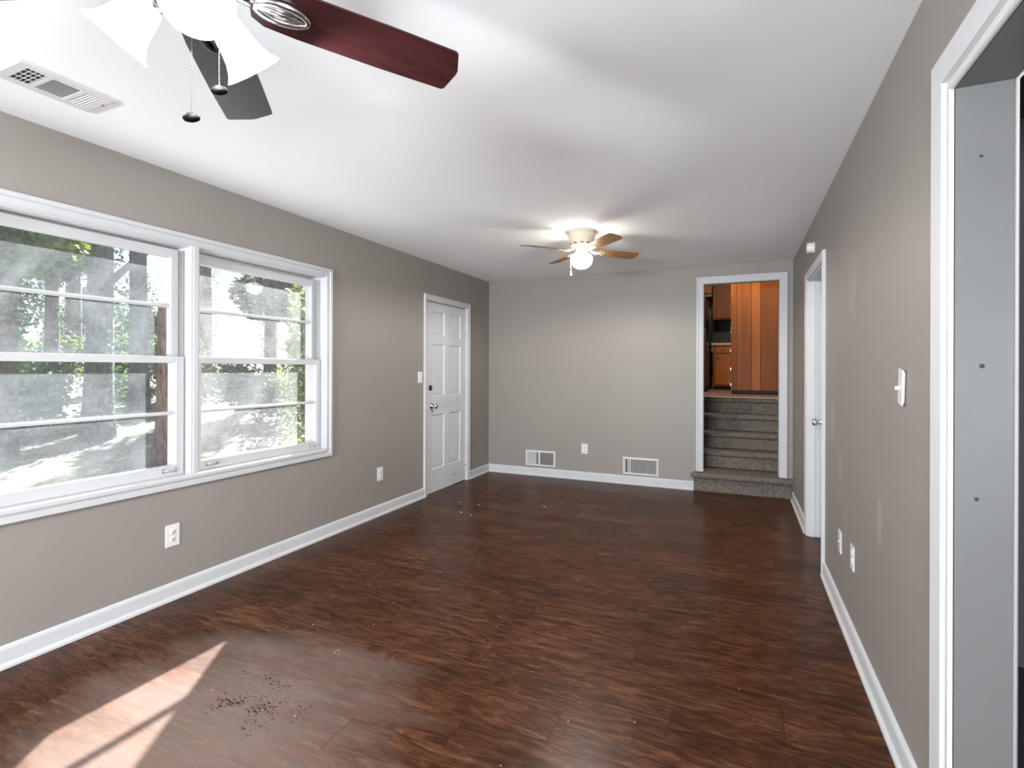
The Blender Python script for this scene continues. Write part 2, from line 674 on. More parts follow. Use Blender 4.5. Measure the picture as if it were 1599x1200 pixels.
M_kfloor = paint('kitchen_vinyl_floor', (0.22, 0.13, 0.10), 0.45, 0.2, 0.0, 14)
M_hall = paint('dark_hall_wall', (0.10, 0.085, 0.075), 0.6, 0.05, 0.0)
M_ext = paint('exterior_siding', (0.55, 0.54, 0.52), 0.7, 0.05, 0.0)
M_tape = paint('worn_cream_plate', (0.72, 0.70, 0.65), 0.4, 0.06, 0.05, 20)

# ------------------------------------------------------------------ the room shell


def struct(name, mb, mat, label, cat):
    return tag(mb.build(name, mat), label, cat, kind='structure')


YR = -5.00            # rear wall
m = MB()
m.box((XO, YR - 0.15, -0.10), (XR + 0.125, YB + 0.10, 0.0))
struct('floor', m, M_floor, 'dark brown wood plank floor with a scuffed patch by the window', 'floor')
m = MB()
m.box((XO, YR - 0.15, H), (XR + 0.125, YB + 0.10, H + 0.12))
struct('ceiling', m, M_ceil, 'white painted ceiling carrying two ceiling fans and a register', 'ceiling')

WY0, WYM0, WYM1, WY1 = 0.96, 1.985, 2.038, 3.063     # window openings either side of the mullion
WZ0, WZ1 = 0.695, 2.035
DY0, DY1, DZ1 = 4.495, 5.345, 2.035
m = MB()
for a, b, c, d in ((YR - 0.15, -2.25, 0, H), (-2.25, -1.0, 0, 0.75), (-2.25, -1.0, 2.05, H), (-1.0, WY0, 0, H), (WY1, DY0, 0, H), (DY1, YB + 0.10, 0, H), (WY0, WY1, 0, WZ0), (WY0, WY1, WZ1, H), (DY0, DY1, DZ1, H)):
    m.box((XO, a, c), (XL, b, d))
struct('wall_left', m, M_left, 'taupe left wall with the double window and white entry door', 'wall')

SX0, SX1, SZ1 = -0.352, 0.384, 2.250                 # opening to the stairs
m = MB()
for a, b, c, d in ((XO, SX0, 0, H), (SX1, XR + 0.125, 0, H), (SX0, SX1, SZ1, H)):
    m.box((a, YB, c), (b, YB + 0.10, d))
struct('wall_back', m, M_left, 'taupe back wall with two white floor vents and the stair opening', 'wall')

RY0, RY1, RZ1 = 3.86, 4.68, 2.03                     # door in the right wall
OY0, OY1, OZ1 = -0.55, 1.665, 2.045                  # wide cased opening in the right wall
XRO = XR + 0.115
m = MB()
for a, b, c, d in ((OY1, RY0, 0, H), (RY1, YB + 0.0, 0, H), (YR - 0.15, OY0, 0, H), (OY0, OY1, OZ1, H), (RY0, RY1, RZ1, H)):
    m.box((XR, a, c), (XRO, b, d))
struct('wall_right', m, M_right, 'taupe right wall with pale spackle patches, a door and a cased opening', 'wall')

m = MB()
RW = (-2.45, -0.05, 0.60, 2.25)
for a, b, c, d in ((XO, RW[0], 0, H), (RW[1], XRO, 0, H), (RW[0], RW[1], 0, RW[2]), (RW[0], RW[1], RW[3], H)):
    m.box((a, YR - 0.15, c), (b, YR, d))
struct('wall_rear', m, M_left, 'taupe rear wall with an added wide window at the near end of the room', 'wall')

# closet behind the right-hand door and dim hall behind the cased opening
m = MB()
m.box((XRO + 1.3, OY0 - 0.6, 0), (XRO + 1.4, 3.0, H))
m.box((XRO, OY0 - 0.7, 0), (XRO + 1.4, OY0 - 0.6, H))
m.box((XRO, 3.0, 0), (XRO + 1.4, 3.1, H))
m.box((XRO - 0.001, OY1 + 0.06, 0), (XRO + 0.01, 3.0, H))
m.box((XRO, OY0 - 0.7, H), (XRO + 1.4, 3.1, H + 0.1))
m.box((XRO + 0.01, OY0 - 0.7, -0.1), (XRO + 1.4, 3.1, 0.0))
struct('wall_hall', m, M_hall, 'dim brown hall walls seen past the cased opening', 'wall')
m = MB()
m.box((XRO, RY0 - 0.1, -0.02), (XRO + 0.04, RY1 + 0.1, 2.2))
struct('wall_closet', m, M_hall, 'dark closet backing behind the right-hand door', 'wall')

# stairwell and kitchen
KZ, KY = 0.96, 7.10
m = MB().box((-0.56, YB + 0.10, -0.1), (-0.485, KY, 3.4))
struct('wall_stair_left', m, M_left, 'taupe wall on the left of the carpeted stairs', 'wall')
m = MB().box((SX1 + 0.085, YB + 0.10, -0.1), (SX1 + 0.16, KY, 3.4))
struct('wall_stair_right', m, M_left, 'taupe wall on the right of the carpeted stairs', 'wall')
m = MB().box((-0.56, YB + 0.10, 2.9), (SX1 + 0.16, KY, 3.0)).box((-0.56, YB + 0.101, 2.40), (SX1 + 0.16, YB + 0.14, 3.0))
struct('ceiling_stairs', m, M_ceil, 'white ceiling over the carpeted stairs', 'ceiling')
m = MB()
m.box((-2.6, KY, KZ - 0.12), (2.2, 10.9, KZ))
struct('floor_kitchen', m, M_kfloor, 'brownish kitchen floor at the head of the stairs', 'floor')
m = MB()
m.box((-2.6, 10.8, KZ), (2.2, 10.9, 3.4))
m.box((-2.7, KY - 0.1, KZ), (-2.6, 10.9, 3.4))
m.box((2.2, KY - 0.1, KZ), (2.3, 10.9, 3.4))
m.box((-2.7, KY - 0.1, KZ - 0.12), (-0.485, KY, 3.4))
m.box((SX1 + 0.085, KY - 0.1, KZ - 0.12), (2.3, KY, 3.4))
m.box((-0.56, KY - 0.1, 2.95), (SX1 + 0.16, KY, 3.4))
m.box((-2.7, KY - 0.1, 3.4), (2.3, 10.9, 3.5))
struct('wall_kitchen', m, M_kwall, 'pinkish brown kitchen walls beyond the stairs', 'wall')

# baseboards: main board plus shoe moulding, profile (height, thickness)
BP = [(0.0, 0.0), (0.0, 0.026), (0.012, 0.025), (0.020, 0.017), (0.024, 0.014), (0.080, 0.014), (0.090, 0.011), (0.096, 0.005), (0.098, 0.0)]


def baseboard(name, side, u0, u1, label):
    mb = MB()
    t = bmesh.new()
    M = wallM(side, 0, 0)
    rows = []
    for u in (u0, u1):
        uu = -u if side == 'right' else u
        rows.append([t.verts.new((uu, h, th)) for h, th in BP])
    n = len(BP)
    for k in range(n):
        t.faces.new((rows[0][k], rows[0][(k + 1) % n], rows[1][(k + 1) % n], rows[1][k]))
    t.faces.new(rows[0])
    t.faces.new(rows[1])
    bmesh.ops.recalc_face_normals(t, faces=t.faces)
    mb._put(t, M)
    return struct(name, mb, M_trim, label, 'baseboard')


baseboard('baseboard_left', 'left', YR, 2.5545, 'long white baseboard under the double window')
baseboard('baseboard_left_door', 'left', 2.556, 4.437, 'white baseboard between the window joint and the entry door')
baseboard('baseboard_left_corner', 'left', 5.410, YB - 0.014, 'short white baseboard between the entry door and back corner')
baseboard('baseboard_back', 'back', XL, -0.447, 'white baseboard along the back wall below the vents')
baseboard('baseboard_right_corner', 'right', 4.742, YB - 0.08, 'short white baseboard between the stairs and right-hand door')
baseboard('baseboard_right', 'right', 1.775, 3.798, 'white baseboard along the right wall below its outlets')

CAS = [(0.0, 0.0), (0.0, 0.010), (0.006, 0.014), (0.040, 0.017), (0.052, 0.021), (0.058, 0.019), (0.060, 0.0)]
CASD = [(a * 0.97, b) for a, b in CAS]


def casing3(mb, side, u0, u1, top, prof, z0=0.0):
    M = wallM(side, 0, 0)
    if side == 'right':
        u0, u1 = -u1, -u0
    mb.sweep([(u0, z0), (u0, top), (u1, top), (u1, z0)], prof, False, M)


# ------------------------------------------------------------------ the double window in the left wall
m = MB()
m.sweep([(WY0, WZ0), (WY0, WZ1), (WY1, WZ1), (WY1, WZ0)], [(0, 0), (0, 0.012), (0.008, 0.018), (0.035, 0.018), (0.040, 0.026), (0.060, 0.026), (0.064, 0.020), (0.064, 0)], True, wallM('left', 0, 0))
tr = struct('trim_window', m, M_win, 'white moulded casing round the double window', 'window trim')
m = MB()
m.box((XL - 0.03, WYM0, WZ0), (XL + 0.018, WYM1, WZ1), 0.003)
m.box((XL + 0.016, WYM0 + 0.012, WZ0), (XL + 0.024, WYM1 - 0.010, WZ1), 0.003)
m.box((XO, WYM0 + 0.004, WZ0), (XL - 0.028, WYM1 - 0.004, WZ1))
m.build('mullion', M_win, tr)
m = MB()
m.box((XL - 0.05, WY0, WZ0 - 0.025), (XL + 0.030, WY1, WZ0 + 0.004), 0.008)
m.build('window_stool', M_win, tr)
m = MB()                                              # jamb lining, head and outer stops
m.box((XO, WY0 - 0.01, WZ0), (XL, WY0 + 0.002, WZ1))
m.box((XO, WY1 - 0.002, WZ0), (XL, WY1 + 0.01, WZ1))
m.box((XO, WY0, WZ1 - 0.006), (XL, WY1, WZ1 + 0.01))
m.box((XO - 0.03, WY0 - 0.02, WZ0 - 0.05), (XL - 0.045, WY1 + 0.02, WZ0 - 0.002))
m.box((XO, WY0, WZ1 - 0.05), (XO + 0.05, WY1, WZ1))
m.build('jamb_lining', M_win, tr)


def sash(parent, name, y0, y1, z0, z1, xf, st, bot, top, glass, lifts=()):
    """a sash: interior face at xf, 45 mm deep; stiles st; rails bot, top"""
    d = 0.042
    mb = MB()
    mb.box((xf - d, y0, z0), (xf, y0 + st, z1), 0.003)
    mb.box((xf - d, y1 - st, z0), (xf, y1, z1), 0.003)
    mb.box((xf - d, y0 + st, z0), (xf, y1 - st, z0 + bot), 0.003)
    mb.box((xf - d, y0 + st, z1 - top), (xf, y1 - st, z1), 0.003)
    fr = mb.build(name, M_win, parent)
    gx = xf - 0.030
    zm = (z0 + bot + z1 - top) / 2 + 0.005
    mb = MB()
    mb.box((gx - 0.008, y0 + st - 0.002, zm - 0.006), (xf - 0.004, y1 - st + 0.002, zm + 0.006), 0.002)
    mb.box((gx - 0.010, y0 + st, zm - 0.010), (gx + 0.010, y1 - st, zm + 0.010), 0.002)
    mb.build('muntin', M_win, fr)
    for a, b in ((z0 + bot, zm), (zm, z1 - top)):
        mb = MB()
        mb.box((gx - 0.0015, y0 + st - 0.004, a - 0.004), (gx + 0.0015, y1 - st + 0.004, b + 0.004))
        mb.build('pane', glass, fr)
    for yc in lifts:
        mb = MB()
        zc = z0 + bot * 0.56
        for q in (-0.036, 0.036):
            mb.box((xf - 0.001, yc + q - 0.005, zc - 0.012), (xf + 0.004, yc + q + 0.005, zc + 0.012), 0.001)
            mb.box((xf + 0.003, yc + q - 0.003, zc - 0.004), (xf + 0.016, yc + q + 0.003, zc + 0.004), 0.001)
        mb.tube([(xf + 0.015, yc - 0.038, zc), (xf + 0.015, yc + 0.038, zc)], 0.0035, 8)
        mb.build('sash_lift', M_chrome, fr)
    return fr


def window(name, y0, y1, glass, lifts, drop, label):
    w = thing(name, label, 'window', (XL - 0.1, (y0 + y1) / 2, WZ0), kind='structure')
    sash(w, 'lower_sash', y0 + 0.003, y1 - 0.006, WZ0 + 0.004, 1.388, -2.985, 0.046, 0.058, 0.040, glass, lifts)
    sash(w, 'upper_sash', y0 + 0.003, y1 - 0.006, 1.352, 2.020 - drop, -3.035, 0.046, 0.036, 0.050, glass)
    for k, (xx, tt) in enumerate(((-3.000, 0.004), (-3.020, 0.004))):
        mb = MB()
        mb.box((xx - tt, y1 - 0.010, 1.39), (xx + tt, y1 - 0.0025, 2.01), 0.001)
        mb.box((xx - tt, y0 + 0.0025, 1.39), (xx + tt, y0 + 0.010, 2.01), 0.001)
        mb.build('balance_track', M_steel, w)
    return w


window('window_1', WY0, WYM0, M_glassL, (1.895,), 0.004, 'left window of the pair, dusty glass showing ivy-clad tree trunks')
window('window_2', WYM1, WY1, M_glassR, (2.155, 2.985), 0.012, 'right window of the pair, glass clouded almost white with dirt')

# unseen rear and side windows added for the fill lamps
m = MB()
m.box((RW[0], YR - 0.12, RW[2]), (RW[0] + 0.06, YR - 0.05, RW[3]))
m.box((RW[1] - 0.06, YR - 0.12, RW[2]), (RW[1], YR - 0.05, RW[3]))
m.box((RW[0], YR - 0.12, RW[2]), (RW[1], YR - 0.05, RW[2] + 0.06))
m.box((RW[0], YR - 0.12, RW[3] - 0.06), (RW[1], YR - 0.05, RW[3]))
struct('window_rear_added', m, M_win, 'white framed wide window added in the rear wall for fill light', 'window')
m = MB()
m.box((XO + 0.04, -2.25, 0.75), (XO + 0.10, -2.19, 2.05))
m.box((XO + 0.04, -1.06, 0.75), (XO + 0.10, -1.0, 2.05))
m.box((XO + 0.04, -2.25, 0.75), (XO + 0.10, -1.0, 0.81))
m.box((XO + 0.04, -2.25, 1.99), (XO + 0.10, -1.0, 2.05))
struct('window_side_added', m, M_win, 'white framed side window added in the left wall for fill light', 'window')

# ------------------------------------------------------------------ entry door in the left wall
d1 = thing('door_1', 'white six-panel entry door in the left wall by the corner', 'door', (XL, (DY0 + DY1) / 2, 0), kind='structure')
m = MB()
casing3(m, 'left', DY0, DY1, DZ1, CASD)
m.build('door_casing', M_trim, d1)
m = MB()
m.box((XO, DY0 - 0.01, 0), (XL, DY0 + 0.006, DZ1))
m.box((XO, DY1 - 0.006, 0), (XL, DY1 + 0.01, DZ1))
m.box((XO, DY0, DZ1 - 0.006), (XL, DY1, DZ1 + 0.01))
m.box((XO, DY0 + 0.006, 0), (XL - 0.07, DY0 + 0.018, DZ1))
m.box((XO, DY1 - 0.018, 0), (XL - 0.07, DY1 - 0.006, DZ1))
m.box((XO, DY0, DZ1 - 0.018), (XL - 0.07, DY1, DZ1 - 0.006))
m.build('door_frame', M_trim, d1)
xf = XL - 0.014
ya, yb, za, zb = DY0 + 0.010, DY1 - 0.010, 0.006, DZ1 - 0.012
colsY = ((ya + 0.115, ya + 0.360), (yb - 0.360, yb - 0.115))
rowsZ = ((0.246, 0.829), (1.021, 1.584), (1.669, 1.930))
m = MB()
m.box((xf - 0.042, ya, za), (xf - 0.012, yb, zb))
ys = [ya, colsY[0][0], colsY[0][1], colsY[1][0], colsY[1][1], yb]
for a, b in ((ys[0], ys[1]), (ys[2], ys[3]), (ys[4], ys[5])):
    m.box((xf - 0.014, a, za), (xf, b, zb), 0.0015)
zs = [za, rowsZ[0][0], rowsZ[0][1], rowsZ[1][0], rowsZ[1][1], rowsZ[2][0], rowsZ[2][1], zb]
for a, b in ((zs[0], zs[1]), (zs[2], zs[3]), (zs[4], zs[5]), (zs[6], zs[7])):
    for c, d in colsY:
        m.box((xf - 0.014, c - 0.001, a), (xf - 0.0002, d + 0.001, b), 0.0015)
for c, d in colsY:
    for a, b in rowsZ:
        # sloping sticking round the panel
        m.sweep([(c, a), (c, b), (d, b), (d, a)], [(-0.016, -0.0125 - 0.014), (-0.010, -0.009 - 0.014), (0.0, -0.0005 - 0.014)], True, wallM('left', 0, 0))
        m.box((xf - 0.014, c + 0.030, a + 0.030), (xf - 0.006, d - 0.030, b - 0.030), 0.0045)
slab = m.build('door_slab', M_door, d1)
# knob, deadbolt, hinges, chain
def rotX():
    return Matrix.Rotation(R(90), 4, 'Y')
m = MB(Matrix.Translation((xf, 4.605, 0.925)) @ rotX())
m.lathe([(0, 0), (0.032, 0), (0.032, 0.004), (0.026, 0.010), (0.013, 0.013), (0.012, 0.032), (0.022, 0.040), (0.028, 0.052), (0.027, 0.066), (0.018, 0.072), (0, 0.073)], 24)
m.build('door_knob', M_nickel, slab)
m = MB(Matrix.Translation((xf, 4.580, 1.118)) @ rotX())
m.lathe([(0, 0), (0.030, 0), (0.030, 0.006), (0.024, 0.012), (0, 0.013)], 24)
m.box((-0.020, -0.004, 0.011), (0.020, 0.004, 0.028), 0.002)
m.build('deadbolt', M_darkmetal, slab)
for z in (1.80, 0.235):
    m = MB()
    m.tube([(xf + 0.004, yb + 0.005, z - 0.05), (xf + 0.004, yb + 0.005, z + 0.05)], 0.006, 10)
    m.box((xf - 0.002, yb - 0.020, z - 0.05), (xf + 0.002, yb + 0.004, z + 0.05), 0.0008)
    h = m.build('hinge', M_door, d1)
    m = MB()
    m.tube([(xf + 0.004, yb + 0.005, z - 0.062), (xf + 0.004, yb + 0.005, z - 0.050)], 0.006, 10)
    m.build('hinge_pin', M_darkmetal, h)
m = MB()
m.box((xf, yb - 0.016, 1.120), (xf + 0.008, yb + 0.012, 1.135), 0.002)
m.tube([(xf + 0.010, yb - 0.012, 1.133), (xf + 0.014, yb + 0.030, 1.120), (XL + 0.022, yb + 0.060, 1.118)], 0.003, 8)
m.build('door_latch', M_nickel, d1)
m = MB()
m.box((xf, yb - 0.006, 1.008), (xf + 0.006, yb + 0.006, 1.020), 0.002)
m.build('strike_catch', M_darkmetal, d1)
m = MB()
m.tube([(xf + 0.001, 5.035, 0.115), (xf + 0.001, 5.075, 0.112), (xf + 0.001, 5.110, 0.118)], 0.0022, 6)
m.build('door_scratch', M_slot, slab)

# ------------------------------------------------------------------ door in the right wall
d2 = thing('door_2', 'closed white door deep in the right wall near the stairs', 'door', (XR, (RY0 + RY1) / 2, 0), kind='structure')
m = MB()
casing3(m, 'right', RY0, RY1, RZ1, CAS)
m.build('door_casing', M_trim, d2)
m = MB()
m.box((XR, RY1 - 0.012, 0), (XRO, RY1 + 0.01, RZ1), 0.001)
m.box((XR, RY0 - 0.01, 0), (XRO, RY0 + 0.012, RZ1), 0.001)
m.box((XR, RY0, RZ1 - 0.012), (XRO, RY1, RZ1 + 0.01), 0.001)
m.box((XR + 0.012, RY1 - 0.024, 0), (XR + 0.045, RY1 - 0.010, RZ1), 0.002)
m.build('door_frame', M_trim, d2)
m = MB()
m.box((XR + 0.080, RY0 + 0.015, 0.012), (XR + 0.113, RY1 - 0.015, RZ1 - 0.015), 0.002)
sl2 = m.build('door_slab', M_door, d2)
m = MB(Matrix.Translation((XR + 0.080, 4.585, 0.912)) @ Matrix.Rotation(R(-90), 4, 'Y'))
m.lathe([(0, 0), (0.030, 0), (0.030, 0.004), (0.012, 0.010), (0.011, 0.026), (0.020, 0.030), (0.027, 0.042), (0.026, 0.056), (0.017, 0.062), (0, 0.063)], 24)
m.build('door_knob', M_nickel, sl2)

# ------------------------------------------------------------------ cased openings
t1 = thing('trim_1', 'white casing round the opening to the carpeted stairs', 'door trim', ((SX0 + SX1) / 2, YB, 0.21), kind='structure')
m = MB()
CS = [(0, 0), (0, 0.010), (0.008, 0.013), (0.045, 0.016), (0.056, 0.022), (0.070, 0.022), (0.073, 0)]
casing3(m, 'back', SX0, SX1, SZ1, CS, 0.212)
m.build('casing', M_trim, t1)
m = MB()
m.box((SX0 - 0.012, YB - 0.004, 0.212), (SX0 + 0.003, YB + 0.115, SZ1))
m.box((SX1 - 0.003, YB - 0.004, 0.212), (SX1 + 0.012, YB + 0.115, SZ1))
m.box((SX0, YB - 0.004, SZ1 - 0.003), (SX1, YB + 0.115, SZ1 + 0.012))
m.build('jamb', M_trim, t1)
t2 = thing('trim_2', 'wide white casing of the cased opening at right, jamb colour darkened as shade', 'door trim', (XR, OY1, 0), kind='structure')
m = MB()
CW = [(-0.004, 0), (-0.004, 0.008), (0.000, 0.012), (0.012, 0.012), (0.016, 0.006), (0.028, 0.006), (0.034, 0.018), (0.105, 0.020), (0.112, 0.014), (0.112, 0)]
casing3(m, 'right', OY0, OY1, OZ1, CW)
m.build('casing', M_trim, t2)
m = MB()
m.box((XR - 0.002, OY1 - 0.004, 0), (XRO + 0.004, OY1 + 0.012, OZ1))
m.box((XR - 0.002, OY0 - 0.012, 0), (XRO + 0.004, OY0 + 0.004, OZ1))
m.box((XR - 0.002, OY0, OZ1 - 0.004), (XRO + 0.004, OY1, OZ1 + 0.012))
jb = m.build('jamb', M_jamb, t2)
m = MB()
m.tube([(XRO + 0.006, OY1 - 0.005, 0.0), (XRO + 0.006, OY1 - 0.005, OZ1 - 0.005), (XRO + 0.006, OY0 + 0.005, OZ1 - 0.005)], 0.005, 8)
m.build('edge_bead', M_trim, t2)
for (x, z, r) in ((XR + 0.055, 1.330, 0.0035), (XR + 0.045, 0.993, 0.003), (XR + 0.052, 1.86, 0.0025)):
    m = MB(Matrix.Translation((x, OY1 - 0.0042, z)) @ Matrix.Rotation(R(90), 4, 'X'))
    m.lathe([(0, 0.0006), (r, 0.0006), (r * 1.6, 0.0002), (r * 1.7, 0)], 12)
    m.build('nail_hole', M_slot, jb)

# ------------------------------------------------------------------ carpeted stairs
st = thing('staircase', 'steep carpeted stairs climbing through the back wall opening', 'stairs', ((SX0 + SX1) / 2, 5.9, 0))
tops = [0.208, 0.395, 0.58, 0.77, KZ + 0.004]
risers = [5.928, 6.30, 6.55, 6.81, 7.07]


def step(x0, x1, y, yback, z0, z1, nose, r=0.030):
    """riser with a fat rounded carpet nosing and its tread, as one extruded profile"""
    mb = MB()
    prof = [(y, z0), (y, z1 - 2 * r - 0.004)]
    for k in range(9):
        a = -PI / 2 - PI * k / 8
        prof.append((y - nose + r * math.cos(a) + r, z1 - r + r * math.sin(a)))
    prof += [(yback, z1), (yback, z0)]
    t = bmesh.new()
    nx = 24
    rows = []
    for i in range(nx + 1):
        x = x0 + (x1 - x0) * i / nx
        j = 0.0015 * math.sin(i * 1.7 + y * 9) if 0 < i < nx else 0.0
        rows.append([t.verts.new((x, py + (j if 1 < k < 11 else 0), pz + (j if 1 < k < 11 else 0))) for k, (py, pz) in enumerate(prof)])
    n = len(prof)
    for a, b in zip(rows, rows[1:]):
        for k in range(n):
            t.faces.new((a[k], a[(k + 1) % n], b[(k + 1) % n], b[k]))
    t.faces.new(rows[0])
    t.faces.new(rows[-1])
    bmesh.ops.recalc_face_normals(t, faces=t.faces)
    mb._put(t)
    return mb


for i, (zt, y) in enumerate(zip(tops, risers)):
    if i == 0:
        mb = step(-0.445, XR - 0.002, y, YB - 0.001, 0.0, zt, 0.066, 0.033)
        mb.box((SX0 + 0.001, YB - 0.002, 0.001), (SX1 - 0.001, YB + 0.105, zt))
        mb.box((-0.483, YB + 0.102, 0.001), (SX1 + 0.083, 6.32, zt))
        # rounded end of the bottom nosing
        mb.tube([(-0.472, y - 0.030, zt - 0.034), (-0.445, y - 0.032, zt - 0.033)], [0.020, 0.032], 12)
    else:
        yb_ = risers[i + 1] + 0.02 if i < 4 else KY + 0.015
        mb = step(-0.483, SX1 + 0.083, y, yb_, tops[i - 1] - 0.03, zt, 0.044)
    mb.build('step', M_carpet, st)

# ------------------------------------------------------------------ kitchen seen at the head of the stairs
tag(MB().box((-0.483, KY - 0.075, KZ + 0.0045), (SX1 + 0.083, KY + 0.02, KZ + 0.0125), 0.002).build('stair_edging', paint('worn_grey_edging', (0.45, 0.42, 0.40), 0.5, 0.1, 0.0)), 'pale edging strip across the top of the carpeted stairs', 'edging')
PX0, PX1, PY = -0.105, 1.15, 8.17
pa = thing('pantry_cabinet', 'tall orange-brown wooden pantry cabinet at the head of the stairs', 'cabinet', ((PX0 + PX1) / 2, PY, KZ))
m = MB()
m.box((PX0, PY + 0.02, KZ + 0.06), (PX1, PY + 0.55, 3.05))
m.build('body', M_cab, pa)
m = MB()
m.box((PX0 + 0.01, PY + 0.06, KZ), (PX1, PY + 0.53, KZ + 0.065))
m.build('toe_kick', M_toe, pa)
for nm, a, b, mat in (('stile', PX0, PX0 + 0.075, M_cab), ('door', PX0 + 0.079, PX0 + 0.275, M_cab), ('stile', PX0 + 0.279, PX0 + 0.390, M_cab2), ('door', PX0 + 0.395, PX0 + 0.655, M_cab), ('stile', PX0 + 0.659, PX0 + 0.80, M_cab2), ('door', PX0 + 0.802, PX1, M_cab)):
    m = MB()
    m.box((a, PY, KZ + 0.062), (b, PY + 0.021, 3.05), 0.002)
    m.build(nm, mat, pa)
for z in (1.10, 1.33, 1.60, 1.87, 1.93, 2.42, 2.55):
    m = MB()
    m.sphere((PX0 - 0.002, PY + 0.006, z), 0.006, 8, 6)
    m.box((PX0 - 0.004, PY + 0.004, z - 0.018), (PX0, PY + 0.012, z + 0.018), 0.001)
    m.build('side_catch', M_chrome, pa)

BY = 9.95
bc = thing('base_cabinet', 'low kitchen base cabinet with one drawer left of the pantry', 'cabinet', (-0.28, BY, KZ))
m = MB()
m.box((-0.42, BY + 0.02, KZ + 0.06), (0.35, BY + 0.6, 1.752))
m.build('body', M_cab, bc)
m = MB()
m.box((-0.42, BY + 0.07, KZ), (0.35, BY + 0.6, KZ + 0.065))
m.build('toe_kick', M_toe, bc)
dr = MB().box((-0.385, BY, 1.615), (-0.09, BY + 0.021, 1.735), 0.006).build('drawer', M_cab2, bc)
m = MB().sphere((-0.262, BY - 0.018, 1.682), 0.017, 10, 8).tube([(-0.262, BY, 1.682), (-0.262, BY - 0.015, 1.682)], 0.007, 8)
m.build('knob', M_chrome, dr)
dr = MB().box((-0.385, BY, 1.045), (-0.09, BY + 0.021, 1.595), 0.006).build('door', M_cab2, bc)
m = MB().sphere((-0.340, BY - 0.018, 1.542), 0.017, 10, 8).tube([(-0.340, BY, 1.542), (-0.340, BY - 0.015, 1.542)], 0.007, 8)
m.build('knob', M_chrome, dr)
m = MB().box((-0.455, BY - 0.03, 1.754), (0.35, BY + 0.62, 1.800), 0.006)
tag(m.build('countertop', M_counter), 'tan countertop lying on the kitchen base cabinet', 'countertop')
uc = thing('wall_cabinet', 'kitchen wall cabinet hung above the black backsplash', 'cabinet', (-0.27, 10.25, 2.26))
MB().box((-0.44, 10.27, 2.255), (0.35, 10.8, 3.2)).build('body', M_cab, uc)
dr = MB().box((-0.405, 10.25, 2.275), (-0.03, 10.271, 3.18), 0.006).build('door', M_cab, uc)
m = MB().sphere((-0.195, 10.232, 2.365), 0.017, 10, 8).tube([(-0.195, 10.25, 2.365), (-0.195, 10.235, 2.365)], 0.007, 8)
m.build('knob', M_chrome, dr)
hc = thing('hood_cabinet', 'short kitchen cabinet hung over the dark range hood', 'cabinet', (-0.75, 10.25, 2.73))
MB().box((-1.15, 10.27, 2.735), (-0.455, 10.8, 3.2)).build('body', M_cab, hc)
MB().box((-1.13, 10.25, 2.745), (-0.465, 10.271, 3.18), 0.006).build('door', M_cab2, hc)
m = MB().box((-1.15, 10.12, 2.655), (-0.455, 10.78, 2.722), 0.01)
tag(m.build('range_hood', M_blackapp), 'dark range hood under the short kitchen cabinet', 'range hood')
m = MB().box((-1.9, 10.77, 1.80), (0.35, 10.798, 2.40))
tag(m.build('backsplash', M_backspl), 'black backsplash behind the kitchen counter', 'backsplash')
rg = thing('kitchen_range', 'black kitchen range with a raised back panel under the range hood', 'range', (-0.80, 9.95, KZ))
MB().box((-1.22, 9.96, KZ), (-0.47, 10.70, 1.80), 0.01).build('body', M_blackapp, rg)
MB().box((-1.22, 10.55, 1.80), (-0.47, 10.70, 2.49), 0.01).build('back_panel', M_blackapp, rg)
fg = thing('refrigerator', 'black refrigerator at the left edge of the stair opening', 'refrigerator', (-0.86, 9.0, KZ))
MB().box((-1.20, 8.80, KZ + 0.02), (-0.475, 9.55, 2.475), 0.01).build('body', M_blackapp, fg)
M_fd = paint('dark_brown_fridge_door', (0.045, 0.024, 0.020), 0.35, 0.1, 0.0)
fd = MB().box((-1.20, 8.735, 1.985), (-0.480, 8.795, 2.475), 0.012).build('freezer_door', M_blackapp, fg)
MB().box((-0.60, 8.715, 2.440), (-0.500, 8.738, 2.465), 0.003).build('handle', M_chrome, fd)
fd = MB().box((-1.20, 8.735, KZ + 0.05), (-0.480, 8.795, 1.965), 0.012).build('fridge_door', M_fd, fg)
MB().box((-0.60, 8.715, 1.945), (-0.500, 8.738, 1.968), 0.003).build('handle', M_chrome, fd)
MB().box((-0.58, 8.715, KZ + 0.055), (-0.500, 8.738, KZ + 0.08), 0.003).build('hinge', M_chrome, fg)

